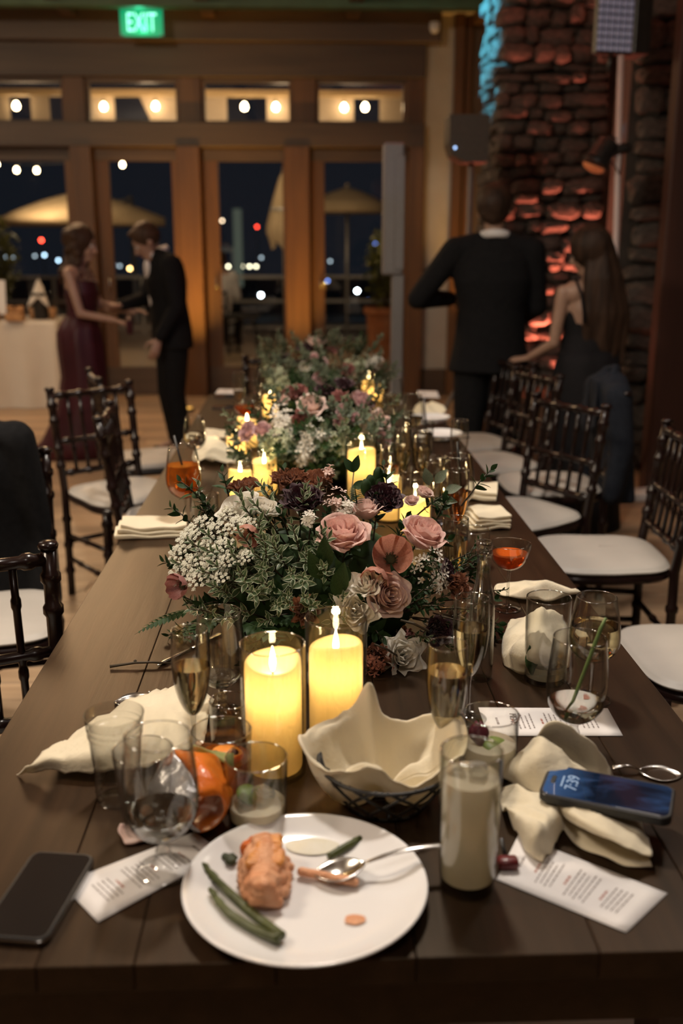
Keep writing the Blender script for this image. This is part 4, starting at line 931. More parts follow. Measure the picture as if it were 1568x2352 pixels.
# --- candles in glass cylinders
mw, n_, out_ = nt('candle wax'); d_ = N(n_, 'ShaderNodeBsdfDiffuse'); t_ = N(n_, 'ShaderNodeBsdfTranslucent'); mx_ = N(n_, 'ShaderNodeMixShader', Fac=.62)
nz = N(n_, 'ShaderNodeTexNoise', Scale=22, Detail=3); rp = N(n_, 'ShaderNodeValToRGB'); rp.color_ramp.elements[0].color = (.80, .64, .34, 1); rp.color_ramp.elements[1].color = (.88, .74, .44, 1)
n_.links.new(nz.outputs[0], rp.inputs[0])
for q in (d_, t_): n_.links.new(rp.outputs[0], q.inputs[0])
n_.links.new(d_.outputs[0], mx_.inputs[1]); n_.links.new(t_.outputs[0], mx_.inputs[2]); n_.links.new(mx_.outputs[0], out_.inputs[0]); M['wax'] = mw
M['wick'] = mat('wick', (.05, .04, .03), .8, c2=(.1, .08, .05))
CG = 'pillar candles in glass cylinders'
def candle(px, py, hv, hw, label, r=.0435, near=False, pw=1.0, pos=None):
    p = pos if pos is not None else T(px, py, hv); t = thing('candle_lamp', label, 'candle', p, 0, CG)
    bowl(t, [(r * .97, 0), (r, .004), (r, hv * .5), (r, hv - .001), (r, hv)], .0016, M['vase_glass'], 'glass_cylinder', .006, 48)
    rw = r * .875; g = []; sd = random.uniform(0, 9)
    prof = [(0, .008), (rw * .97, .008), (rw, .012)] + [(rw, .012 + (hw - .02) * i / 10) for i in range(1, 11)] + [(rw * .985, hw + .002), (rw * .93, hw + .006), (rw * .82, hw + .003), (rw * .6, hw - .008), (rw * .35, hw - .014), (0, hw - .016)]
    g = []
    for rr_, z in prof:
        g.append([(max(rr_, .0003) * math.cos(a), max(rr_, .0003) * math.sin(a), z + (.005 * math.sin(a + sd) + .002 * math.sin(2 * a + sd * 2)) * (1 if z > hw - .02 and rr_ > rw * .5 else 0)) for a in [2 * math.pi * k_ / 40 for k_ in range(40)]])
    MB().grid(g, 0, True).build('wax', mw, t)
    fl_ = MB().lathe([(0, 0), (.0026, .004), (.0044, .012), (.0040, .020), (.0022, .029), (.0006, .036), (0, .038)], seg=12)
    f = fl_.build('flame', M['flame'], t); f.location = (0, 0, hw - .012)
    MB().tube([(0, 0, hw - .018), (0, 0, hw - .010)], .0012, 6).build('wick', M['wick'], t)
    point(p + Vector((0, 0, hw + .020)), .30 * pw, (1, .70, .34), .006)
    point(p + Vector((0, 0, hw - .034)), .26 * pw, (1, .66, .26), .010)
    return t
candle(625, 1478, .187, .158, 'tall pillar candle in a glass cylinder, front left of the two nearest')
candle(771, 1418, .195, .152, 'tall pillar candle in a glass cylinder, second of the two nearest')
candle(830, 1002, .19, .150, 'pillar candle in a tall cylinder between the big and the middle bouquet')
candle(606, 1032, .135, .100, 'pillar candle behind the white roses, right of the left pair', .040)
candle(551, 1066, .120, .098, 'low pillar candle behind the white roses, left of the left pair', .036)
candle(893, 1083, .130, .105, 'low candle behind the dark dahlia', .037)
candle(954, 1093, .150, .085, 'candle in a wide glass behind the right pink rose', .042)
candle(567, 958, .110, .098, 'candle beside the far amber coupe', .041)
candle(542, 992, .090, .070, 'small candle just behind the crumpled left napkin', .036)
candle(620, 893, .120, .085, 'candle at the left edge of the middle bouquet', .036)
candle(862, 862, .120, .085, 'candle right of the far bouquet', .038)
candle(846, 852, .110, .075, 'farthest small candle behind the far bouquet', .034, pw=.6)
# ================================================================ FLOWERS
def pmat(n, a, b, s=14, tr=.35): M[n] = mat(n.replace('_', ' '), a, .55, c2=b, scale=s, trans=tr, sheen=.15)
pmat('petal_white', (.80, .76, .67), (.86, .82, .74)); pmat('petal_pink', (.76, .46, .40), (.84, .58, .51)); pmat('petal_blush', (.78, .56, .50), (.84, .66, .59))
pmat('petal_mauve', (.62, .38, .38), (.70, .48, .48)); pmat('petal_dark', (.030, .007, .012), (.055, .012, .020), tr=.15); pmat('petal_coral', (.48, .19, .13), (.56, .27, .19)); pmat('petal_rust', (.22, .085, .045), (.32, .13, .07))
pmat('petal_dusty', (.32, .12, .11), (.42, .18, .16)); pmat('petal_plum', (.06, .012, .03), (.10, .02, .05)); pmat('petal_green', (.38, .42, .28), (.5, .54, .38))
M['lace'] = mat('tiny white florets', (.74, .73, .62), .7, c2=(.82, .81, .70), scale=60, trans=.3)
M['centre'] = mat('flower centre', (.03, .035, .015), .8, c2=(.06, .06, .02), scale=90); M['yellowc'] = mat('pale centre', (.42, .38, .12), .8, c2=(.5, .46, .2), scale=90)
M['leaf_mid'] = mat('pittosporum green', (.045, .078, .030), .5, c2=(.075, .115, .048), scale=30, trans=.2, spec=.3); M['leaf_rim'] = mat('cream leaf margin', (.42, .45, .30), .5, c2=(.5, .53, .37), scale=30, trans=.25)
M['leaf_dark'] = mat('dark green leaf', (.014, .036, .010), .55, c2=(.026, .058, .018), scale=30, trans=.1, spec=.2); M['leaf_grey'] = mat('grey green leaf', (.09, .125, .07), .6, c2=(.16, .19, .13), scale=30, trans=.25)
M['stemb'] = mat('brown stem', (.04, .03, .015), .7, c2=(.07, .05, .03)); M['bowl'] = mat('dark bronze bowl', (.03, .02, .012), .4, .6, c2=(.05, .035, .02), scale=9)
def petal_g(o, a0, Rr, w_, H, seed, nu=9, nv=9, curl=1.0, wavy=.05, pinch=.10):
    r_ = random.Random(seed); ph = r_.uniform(0, 6); g = []
    for j in range(nv):
        v = j / (nv - 1); row = []
        for i in range(nu):
            u = 2 * i / (nu - 1) - 1
            wd = w_ * (.35 + .75 * math.sin(math.pi * min(1, .12 + .62 * v)) - .28 * max(0, v - .75) * 2 * abs(u))
            lip = max(0, v - .70) / .30
            rho = Rr * ((.07 + .74 * o) * (.30 + .70 * math.sin(min(1, v * 1.25) * 1.5708) ** .8) + curl * .15 * o * lip ** 1.6)
            z = H * (v * (1 - .16 * o) - .13 * curl * o * lip ** 2.2 - pinch * u * u * v ** 2) + wavy * H * math.sin(3.2 * u + ph) * v ** 2 * (.4 + o)
            rho *= 1 + wavy * 1.2 * math.cos(4 * u + ph * 2) * v * v
            a = a0 + u * wd; row.append((rho * math.cos(a), rho * math.sin(a), z))
        g.append(row)
    return g
FM = {}
def rose_meshes(key, m, n_in=15, n_out=10, H=1.0, wide=1.15, curl=1.0, seed=0, wavy=.05, pinch=.1, centre=None):
    """core mesh (inner petals) + list of outer petal meshes, unit radius"""
    if key in FM: return FM[key]
    r_ = random.Random(seed); core = MB(); 
    for k in range(n_in): o = (k / max(1, n_in)) ** .75 * .66; core.grid(petal_g(o, k * 2.4, 1.0, wide * (1.0 - .25 * (k < 4)), H * (1 - .10 * (1 - o)), seed + k, 9, 8, curl * .5, wavy, pinch))
    outs = []
    for k in range(n_out): o = .64 + .36 * (k + 1) / n_out; outs.append(MB().grid(petal_g(o, k * 2.4 + .9, 1.0, .78, H * (1 - .15 * o), seed + 50 + k, 9, 9, curl, wavy, pinch)).mesh('petal', m))
    FM[key] = (core.mesh('rose_core', m), outs); return FM[key]
def orient(o, p, nrm, spin=0, sc=1, tip=0):
    n = Vector(nrm).normalized(); q = n.to_track_quat('Z', 'Y') @ Quaternion((0, 0, 1), spin); o.location = p; o.rotation_mode = 'QUATERNION'; o.rotation_quaternion = q; o.scale = (sc,) * 3
def merged(key, m, **kw):
    if key + 'J' in FM: return FM[key + 'J']
    core, outs = rose_meshes(key, m, **kw); mb = MB()
    for me in [core] + outs: mb.add([v.co[:] for v in me.vertices], [tuple(p.vertices) for p in me.polygons])
    FM[key + 'J'] = mb.mesh('rose', m); return FM[key + 'J']
def bloom(arr, name, key, m, p, n, r, detail=False, spin=None, label=None, **kw):
    spin = random.uniform(0, 6) if spin is None else spin; base = Vector(p) - Vector(n).normalized() * r * .55
    if detail:
        core, outs = rose_meshes(key, m, **kw); o = link(name, core, arr); orient(o, base, n, spin, r)
        for q in outs: link('petal', q, o)
    else: o = link(name, merged(key, m, **kw), arr); orient(o, base, n, spin, r)
    if label: o['label'] = label
    return o
KW = {
 'pinkrose': dict(n_in=16, n_out=9, H=1.05, wide=1.2, curl=1.1, seed=3, wavy=.04, pinch=.16), 'blushrose': dict(n_in=16, n_out=8, H=1.15, wide=1.2, curl=1.0, seed=13, wavy=.05, pinch=.14),
 'whiterose': dict(n_in=14, n_out=8, H=1.0, wide=1.25, curl=1.0, seed=23, wavy=.05, pinch=.08), 'mauverose': dict(n_in=22, n_out=9, H=.95, wide=1.0, curl=.9, seed=33, wavy=.05),
 'dahlia': dict(n_in=34, n_out=20, H=.85, wide=.55, curl=.9, seed=43, wavy=.12), 'ranunc': dict(n_in=30, n_out=12, H=.9, wide=.9, curl=.6, seed=53, wavy=.08), 'lisi': dict(n_in=10, n_out=7, H=1.05, wide=1.2, curl=1.1, seed=63, wavy=.14, pinch=-.05),
 'carn': dict(n_in=34, n_out=18, H=.95, wide=.5, curl=1.0, seed=73, wavy=.28)}
def cupflower(arr, p, n, r, m, label=None, name='poppy'):
    key = 'cup' + m
    if key not in FM:
        mb = MB()
        for k in range(7):
            g = []
            for j in range(9):
                v = j / 8; row = []
                for i in range(9):
                    u = 2 * i / 8 - 1; rho = .16 + .78 * math.sin(min(1, v * 1.15) * 1.5708); z = 1.15 * v ** 1.3 - .22 * max(0, v - .8) * 5 * .5 + .08 * math.sin(6 * u + k) * v
                    a = k * 2.4 + u * .55; row.append((rho * math.cos(a), rho * math.sin(a), z))
                g.append(row)
            mb.grid(g)
        FM[key] = mb.mesh(name, M[m]); c = MB().ball((0, 0, .2), .24, 12, 0, (1, 1, .7))
        for k in range(40): a = k * 2.4; q = .26 + .10 * (k % 3) / 2; c.tube([(.15 * math.cos(a), .15 * math.sin(a), .2), (q * math.cos(a), q * math.sin(a), .34)], .016, 4)
        FM[key + 'c'] = c.mesh('centre', M['centre'])
    o = link(name, FM[key], arr); orient(o, Vector(p) - Vector(n).normalized() * r * .4, n, random.uniform(0, 6), r); link('centre', FM[key + 'c'], o)
    if label: o['label'] = label
    return o
def leafmesh(key, L=1.0, W=.42, mats=None, fold=.12, rim=False, curve=.15, nv=7):
    if key in FM: return FM[key]
    mb = MB(); g = []; us = (-1, -.72, 0, .72, 1) if rim else (-1, 0, 1)
    for j in range(nv + 1):
        v = j / nv; w_ = W / 2 * math.sin(math.pi * min(1, v ** .85 * .97 + .02)) ; g.append([(u * w_, L * v, fold * abs(u) * w_ * 2 - curve * L * v * v) for u in us])
    n = len(us)
    for j in range(nv):
        for i in range(n - 1):
            mb.f.append((j * n + i, j * n + i + 1, (j + 1) * n + i + 1, (j + 1) * n + i)); mb.m.append(1 if rim and i in (0, n - 2) else 0)
    mb.v = [p for r_ in g for p in r_]; FM[key] = mb.mesh('leaf', [M[x] for x in mats]); return FM[key]
leafmesh('varieg', mats=('leaf_mid', 'leaf_rim'), rim=True, W=.44); leafmesh('dark', mats=('leaf_dark',), W=.5); leafmesh('grey', mats=('leaf_grey',), W=.6)
def leafat(arr, key, p, d, up, L, name='leaf'):
    d = Vector(d).normalized(); up = Vector(up); z = (up - d * up.dot(d)); z = z.normalized() if z.length > 1e-4 else frame(d)[1]; x = d.cross(z)
    o = link(name, FM[key], arr); o.rotation_mode = 'QUATERNION'; o.location = p; o.rotation_quaternion = Matrix((x, d, z)).transposed().to_quaternion(); o.scale = (L,) * 3; return o
class Arr:
    """a long low arrangement: an ellipsoid of foliage the flowers sit on"""
    def __init__(s, c, rad, label):
        s.c = Vector(c); s.r = Vector(rad); s.t = thing('flower_arrangement', label, 'flowers', (c[0], c[1], .75)); s.off = Vector((c[0], c[1], .75))
        s.rng = random.Random(int(c[1] * 100))
    def hit(s, px, py, k=1.0):
        d = ray(px, py); o = CAM - s.c; R_ = s.r * k
        dd = Vector([d[i] / R_[i] for i in range(3)]); oo = Vector([o[i] / R_[i] for i in range(3)])
        a = dd.dot(dd); b = oo.dot(dd); c_ = oo.dot(oo) - 1; disc = b * b - a * c_
        tt = (-b - math.sqrt(disc)) / a if disc > 0 else -b / a
        p = CAM + d * tt; n = Vector([(p[i] - s.c[i]) / (R_[i] ** 2) for i in range(3)]).normalized()
        p.z = max(p.z, .775)
        return p - s.off, n
    def face(s, n, p, amt=.45, up=.25):
        v = (CAM - (p + s.off)).normalized(); return (n * (1 - amt) + v * amt + Vector((0, 0, up))).normalized()
    def bowl(s, r_):
        MB().lathe([(0, .0), (r_ * .6, 0), (r_ * .62, .006), (r_ * .5, .012), (r_ * .8, .035), (r_, .06), (r_ * .97, .062), (r_ * .8, .045), (0, .045)], seg=32).build('bowl', M['bowl'], s.t)
        mb = MB(); mb.ball((0, 0, .07), 1, 24, 0, (s.r[0] * .62, s.r[1] * .62, s.r[2] * .62)); mb.v = [(a, b, max(c_, .004)) for a, b, c_ in mb.v]
        mb.v = [(a + .012 * noise.noise(Vector((a, b, c_)) * 30), b + .012 * noise.noise(Vector((b, a, c_)) * 30), c_) for a, b, c_ in mb.v]; mb.build('moss_mound', M['leaf_dark'], s.t)
    def sprig(s, px, py, L=.10, key='varieg', n=16, ll=.026, d=None, k=.85, part=True, acc=None):
        p, nn = s.hit(px, py, k); r_ = s.rng; d = Vector(d) if d is not None else (nn + Vector((r_.uniform(-.5, .5), r_.uniform(-.5, .3), r_.uniform(-.1, .5)))).normalized()
        e = p + d * L; u, v, _ = frame(d); 
        s.stems.tube([p - d * .03, p.lerp(e, .5) + Vector((0, 0, .004)), e], [.0018, .0015, .0008], 5)
        for i in range(n):
            t_ = (i + .5) / n; a = i * 2.4; q = p.lerp(e, .15 + .85 * t_); out = (u * math.cos(a) + v * math.sin(a)); dr = (out * (1.0 - .45 * t_) + d * (.35 + .7 * t_)).normalized()
            l_ = ll * (1.05 - .45 * t_) * r_.uniform(.8, 1.15)
            if s.nleaf < 290 and part: leafat(s.t, key, q, dr, d, l_); s.nleaf += 1
            else: s.rest.append((key, q, dr, Vector(d), l_))
    def fern(s, p, d, L, wid, key='dark', n=11, up=(0, 0, 1)):
        p = Vector(p); d = Vector(d).normalized(); sd = d.cross(Vector(up)).normalized(); pts = [p + d * L * t_ + Vector((0, 0, -.25 * L * t_ * t_)) for t_ in [i / 8 for i in range(9)]]
        fr = MB().tube(pts, [.0018 - .0002 * i for i in range(9)], 5); me = FM[key]; vs0 = [v.co.copy() for v in me.vertices]; fs0 = [tuple(f.vertices) for f in me.polygons]
        for i in range(n):
            t_ = .12 + .86 * i / n; q = pts[min(8, int(t_ * 8))].lerp(pts[min(8, int(t_ * 8) + 1)], t_ * 8 - int(t_ * 8))
            for s_ in (-1, 1):
                dr = (sd * s_ + d * .55 + Vector((0, 0, -.1))).normalized(); l_ = wid * math.sin(math.pi * (.25 + .72 * t_)); z = Vector(up); z = (z - dr * z.dot(dr)).normalized(); x = dr.cross(z)
                fr.add([q + (x * a.x + dr * a.y + z * a.z) * l_ for a in vs0], fs0)
        fr.build('fern_frond', FM[key].materials[0], s.t, fixn=False)
    def start(s): s.stems = MB(); s.rest = []; s.nleaf = 0
    def finish(s):
        s.stems.build('stems', M['stemb'], s.t)['kind'] = 'stuff'
        bykey = {}
        for it in s.rest: bykey.setdefault(it[0], []).append(it)
        for key, its in bykey.items():
            me = FM[key]; vs0 = [v.co.copy() for v in me.vertices]; fs0 = [tuple(f.vertices) for f in me.polygons]; mi = [f.material_index for f in me.polygons]; mb = MB()
            for _, q, dr, up, l_ in its:
                z = up - dr * up.dot(dr); z = z.normalized() if z.length > 1e-4 else frame(dr)[1]; x = dr.cross(z); o = len(mb.v)
                mb.v += [tuple(q + (x * a.x + dr * a.y + z * a.z) * l_) for a in vs0]; mb.f += [tuple(i + o for i in f) for f in fs0]; mb.m += mi
            mb.build('foliage', list(me.materials), s.t, fixn=False)['kind'] = 'stuff'
def umbel(arr, p, n, r, seed=0):
    r_ = random.Random(seed); n = Vector(n).normalized(); u, v, _ = frame(n); mb = MB(); st = MB(); root = Vector(p) - n * r * .9
    for i in range(18):
        a = i * 2.4; q = math.sqrt((i + .5) / 18) * r; c = Vector(p) + (u * math.cos(a) + v * math.sin(a)) * q - n * (q * q / r * .35); st.tube([root, c], .0006, 3)
        for j in range(26):
            b = j * 2.4; w_ = math.sqrt((j + .5) / 26) * r * .165; f = c + (u * math.cos(b) + v * math.sin(b)) * w_ + n * r_.uniform(-.001, .0015); e = .0013 * r_.uniform(.8, 1.3); t0 = r_.uniform(0, 3)
            k0, k1 = math.cos(t0), math.sin(t0); x = u * k0 + v * k1; y = v * k0 - u * k1
            mb.add([f + x * e, f + y * e + n * e * .5, f - x * e, f - y * e + n * e * .3], [(0, 1, 2, 3)])
    o = mb.build('lace_umbel', M['lace'], arr, False, fixn=False); o['kind'] = 'stuff'; return st
def berries(s, px, py, r, m, n=30, k=1.0, sz=.006, name='floret_cluster'):
    p, nn = s.hit(px, py, k); mb = MB(); r_ = s.rng
    for i in range(n):
        c = p + Vector([r_.gauss(0, .45) for _ in range(3)]) * r; dd = (c - p + nn * r).normalized(); a, b, _ = frame(dd)
        for q in range(4):
            t_ = q * math.pi / 2 + i; w1 = a * math.cos(t_) + b * math.sin(t_); w2 = a * math.cos(t_ + .8) + b * math.sin(t_ + .8)
            mb.add([c, c + (w1 + dd * .3) * sz, c + (w1 + w2) * sz * .75 + dd * sz * .35, c + (w2 + dd * .3) * sz], [(0, 1, 2, 3)])
    o = mb.build(name, M[m], s.t, False, fixn=False); o['kind'] = 'stuff'
# ---------------- nearest arrangement
A = Arr((.025, 1.76, .80), (.30, .235, .205), 'nearest lush flower arrangement with pink roses, white roses and trailing greenery'); A.start(); A.bowl(.10)
rg = random.Random(21)
for px, py in ((560, 1310), (610, 1330), (640, 1230), (660, 1310), (700, 1350), (590, 1260), (560, 1350), (650, 1370), (500, 1330), (620, 1290), (720, 1300), (690, 1210), (640, 1190), (530, 1290), (575, 1220), (600, 1380), (545, 1380), (700, 1390)):
    A.sprig(px, py, .085, 'varieg', 15, .026, k=.80)
for px, py, kk in [(rg.randint(470, 760), rg.randint(1180, 1430), rg.uniform(.72, .9)) for _ in range(46)] + [(rg.randint(930, 1080), rg.randint(1300, 1480), rg.uniform(.8, .95)) for _ in range(26)]:
    A.sprig(px, py, .07, 'varieg' if px < 800 or rg.random() < .25 else 'dark', 12, .022 if px < 800 else .015, k=kk, part=False)
for _ in range(70): A.sprig(rg.randint(440, 1090), rg.randint(1130, 1500), .06, 'dark', 9, .030, k=rg.uniform(.6, .8), part=False)
B = lambda nm, key, m, px, py, r, k=1.0, det=True, amt=.45, up=.25, dn=None, lab=None: (lambda pn: bloom(A.t, nm, key, M[m], pn[0], (Vector(dn) if dn else A.face(pn[1], pn[0], amt, up)), r, det, label=lab, **KW[key]))(A.hit(px, py, k))
B('rose', 'pinkrose', 'petal_pink', 785, 1222, .052, 1.06, amt=.25, up=.8, lab='large pale pink rose')
B('rose', 'pinkrose', 'petal_pink', 975, 1222, .050, 1.08, amt=.2, dn=(.35, -.2, .85), lab='large pink rose leaning right')
B('rose', 'blushrose', 'petal_blush', 893, 1368, .044, 1.05, amt=.6, dn=(.30, -.75, .35), lab='dusty pink rose facing outward')
B('rose', 'blushrose', 'petal_blush', 840, 1168, .034, 1.0, dn=(-.1, -.1, 1), lab='half hidden blush rose')
B('rose', 'whiterose', 'petal_white', 548, 1165, .050, 1.04, dn=(-.35, -.2, .85), lab='large white rose')
B('rose', 'whiterose', 'petal_white', 612, 1165, .030, 1.03, dn=(.3, -.3, .8), lab='small cream rose')
B('lisianthus', 'lisi', 'petal_white', 815, 1400, .042, 1.02, dn=(0, -.75, .45), lab='open white lisianthus behind the candle')
B('lisianthus', 'lisi', 'petal_white', 925, 1525, .042, 1.0, dn=(.2, -.75, .5), lab='white ruffled lisianthus low on the table')
B('lisianthus', 'lisi', 'petal_white', 838, 1340, .030, 1.05, dn=(-.2, -.5, .7))
B('dahlia', 'dahlia', 'petal_dark', 693, 1140, .042, 1.06, dn=(0, -.35, .85), lab='near black dahlia')
B('dahlia', 'dahlia', 'petal_dark', 885, 1140, .036, 1.10, dn=(.15, -.5, .7), lab='near black dahlia on a tall stem')
B('dahlia', 'dahlia', 'petal_plum', 1008, 1452, .030, 1.03, dn=(.3, -.7, .2)); B('dahlia', 'dahlia', 'petal_plum', 1032, 1310, .024, 1.1, dn=(.8, -.3, .3))
B('carnation', 'carn', 'petal_rust', 728, 1100, .030, 1.10, dn=(0, -.2, 1)); B('carnation', 'carn', 'petal_rust', 655, 1098, .026, 1.10, dn=(-.1, -.3, .9)); B('carnation', 'carn', 'petal_coral', 672, 1092, .024, 1.12, dn=(0, -.2, 1))
B('carnation', 'carn', 'petal_rust', 1052, 1345, .024, 1.1, dn=(.6, -.6, .4)); B('carnation', 'carn', 'petal_plum', 700, 1405, .024, 1.0, dn=(0, -.8, .3))
B('carnation', 'carn', 'petal_coral', 862, 1512, .022, 1.0, dn=(0, -.8, .4)); B('carnation', 'carn', 'petal_coral', 866, 1560, .022, 1.0, dn=(.1, -.7, .6)); B('carnation', 'carn', 'petal_dusty', 930, 1602, .017, 1.0, dn=(.2, -.6, .7))
B('carnation', 'carn', 'petal_green', 560, 1115, .028, 1.05, dn=(-.2, 0, 1)); B('rose_bud', 'blushrose', 'petal_green', 975, 1130, .020, 1.12, dn=(.4, -.2, .9)); B('rose_bud', 'blushrose', 'petal_dusty', 946, 1150, .016, 1.1, dn=(-.1, -.4, .9))
pn = A.hit(898, 1282, 1.10); cupflower(A.t, pn[0], (.05, -.75, .55), .036, 'petal_coral', 'coral poppy-like flower with dark centre')
pn = A.hit(868, 1322, 1.08); cupflower(A.t, pn[0], (-.4, -.7, -.3), .026, 'petal_coral')
pn = A.hit(415, 1345, 1.08); cupflower(A.t, pn[0], (-.6, -.6, .1), .024, 'petal_dusty', 'dusty rose flower hanging at the left tip')
pn = A.hit(575, 1222, 1.05); cupflower(A.t, pn[0], (-.3, -.6, -.3), .024, 'petal_coral')
for i, (px, py, r_) in enumerate(((520, 1175, .022), (455, 1200, .026), (490, 1215, .026), (425, 1235, .026), (470, 1255, .022), (510, 1250, .020), (440, 1290, .024), (410, 1310, .026), (480, 1290, .020), (515, 1285, .018), (560, 1275, .016), (540, 1200, .020), (405, 1265, .022), (450, 1325, .022), (500, 1320, .018), (565, 1200, .018), (430, 1220, .02))):
    p, nn = A.hit(px, py, 1.08); p.z = max(p.z, .03); st = umbel(A.t, p, (nn * .5 + Vector((-.3, -.5, .8))), r_, i); A.stems.add(st.v, st.f); q = Vector((-.06, -.02, .05)); A.stems.tube([p - Vector((-.2, -.3, .8)).normalized() * r_ * .9, p.lerp(q, .5) + Vector((0, 0, .015)), q], .0012, 5)
for px, py, r_, m_ in ((775, 1152, .018, 'petal_blush'), (795, 1165, .016, 'petal_white'), (740, 1110, .012, 'petal_blush'), (755, 1085, .010, 'petal_blush'), (710, 1190, .012, 'petal_white'), (940, 1610, .012, 'petal_dusty'), (1000, 1160, .012, 'petal_green'), (860, 1540, .02, 'petal_coral'), (985, 1290, .03, 'petal_white'), (1000, 1330, .02, 'petal_white')): berries(A, px, py, r_, m_, 26, 1.05, .006)
# trailing ferns, big leaves
p = A.hit(440, 1400, 1.0)[0]; A.fern(p, (-.9, -.35, -.05), .10, .022); A.fern(p + Vector((.04, -.02, 0)), (-.7, -.7, -.05), .08, .02)
p = A.hit(560, 1430, .95)[0]; A.fern(p, (.6, -.6, .1), .10, .034, n=7); A.fern(p + Vector((-.05, 0, .01)), (-.5, -.8, .0), .08, .026, n=7); A.fern(A.hit(820, 1165, 1.0)[0], (-.1, -.2, 1), .06, .016); A.fern(A.hit(620, 1420, .9)[0], (.9, -.4, .2), .09, .028, n=8)
for px, py, d_, L in ((770, 1370, (.25, -.2, 1), .062), (745, 1310, (0, -.2, 1), .060), (735, 1330, (-.3, -.3, .9), .055), (800, 1340, (-.4, -.3, .9), .05)): leafat(A.t, 'dark', A.hit(px, py, 1.0)[0], d_, (.1, -1, .2), L)
tw = [A.hit(805, 1160, 1.0)[0], A.hit(808, 1120, 1.08)[0], A.hit(812, 1085, 1.12)[0]]; A.stems.tube(tw, .0012, 5)
for q, d_ in ((tw[2], (.25, 0, 1)), (tw[1], (.9, -.1, .35)), (tw[2], (-.5, .1, .8)), (tw[0], (-.7, -.3, .6))): leafat(A.t, 'dark', q, d_, (0, -.8, .6), .034)
for px, py in ((850, 1110), (868, 1092), (840, 1120), (872, 1110)): p = A.hit(px, py, 1.12)[0]; o = MB().ball((0, 0, 0), 1, 12, 0, (.010, .010, .017)).build('seed_pod', M['leaf_dark'], A.t); o.location = p; A.stems.tube([p, p - Vector((0, -.01, .06))], .0012, 5)
for px, py, d_ in ((1000, 1110, (.6, 0, .8)), (1020, 1130, (.9, -.2, .4)), (985, 1115, (-.2, .1, 1)), (1010, 1150, (.7, -.4, .1))): leafat(A.t, 'grey', A.hit(px, py, 1.1)[0], d_, (0, -.7, .7), .034)
A.stems.tube([A.hit(920, 1425, .95)[0], A.hit(950, 1432, 1.02)[0], A.hit(985, 1450, 1.05)[0]], .0022, 6); A.stems.tube([A.hit(860, 1480, .95)[0], A.hit(890, 1492, 1.02)[0], A.hit(915, 1515, 1.0)[0]], .0018, 6)
A.finish()
# ---------------- the two arrangements behind
def backarr(c, rad, label, px0, px1, py0, py1, fl, seed, nsp=70, key='grey'):
    a = Arr(c, rad, label); a.start(); a.bowl(.1); r_ = random.Random(seed)
    for i in range(nsp): a.sprig(r_.randint(px0, px1), r_.randint(py0, py1), .08, r_.choice([key, 'varieg', 'dark', key]), 12, .030, k=r_.uniform(.75, 1.0), part=i < 22)
    for nm, ky, m, px, py, r, d in fl:
        p, n = a.hit(px, py, 1.06)
        if ky == 'cl': berries(a, px, py, r, m, 60, 1.0, .010)
        else: bloom(a.t, nm, ky, M[m], p, d, r, **KW[ky])
    a.finish(); return a
backarr((.02, 2.98, .80), (.27, .22, .20), 'middle flower arrangement with a big pale pink rose and mauve roses', 560, 880, 930, 1080, [
 ('rose', 'pinkrose', 'petal_blush', 716, 930, .052, (0, -.45, .8)), ('rose', 'mauverose', 'petal_mauve', 835, 918, .045, (.4, -.4, .8)), ('rose', 'mauverose', 'petal_mauve', 568, 990, .036, (-.5, -.6, .5)), ('rose', 'mauverose', 'petal_mauve', 600, 985, .032, (-.2, -.5, .7)),
 ('carnation', 'carn', 'petal_dusty', 675, 900, .040, (-.2, -.2, 1)), ('dahlia', 'dahlia', 'petal_dark', 745, 893, .036, (0, -.3, 1)), ('dahlia', 'dahlia', 'petal_dark', 790, 878, .034, (.1, -.3, 1)), ('rose', 'blushrose', 'petal_mauve', 788, 945, .026, (.1, -.7, .6)), ('rose', 'blushrose', 'petal_mauve', 812, 962, .026, (.2, -.7, .5)),
 ('rose', 'blushrose', 'petal_blush', 780, 968, .022, (0, -.8, .4)), ('hydrangea', 'cl', 'petal_white', 650, 975, .045, 0), ('hydrangea', 'cl', 'petal_green', 655, 1020, .045, 0), ('hydrangea', 'cl', 'petal_white', 715, 1010, .045, 0), ('hydrangea', 'cl', 'petal_green', 770, 1030, .04, 0), ('hydrangea', 'cl', 'petal_white', 700, 1045, .03, 0),
 ('carnation', 'carn', 'petal_pink', 768, 1010, .016, (0, -.7, .7)), ('carnation', 'carn', 'petal_dusty', 752, 1018, .014, (0, -.7, .7)), ('lisianthus', 'lisi', 'petal_blush', 872, 965, .042, (.5, -.4, .7)), ('rose', 'mauverose', 'petal_mauve', 882, 1010, .032, (.6, -.6, .3)), ('carnation', 'carn', 'petal_rust', 690, 960, .026, (0, -.7, .5)), ('lisianthus', 'lisi', 'petal_white', 648, 920, .024, (-.3, -.4, .8)), ('carnation', 'carn', 'petal_white', 780, 915, .03, (0, -.5, .8))], 5, 80)
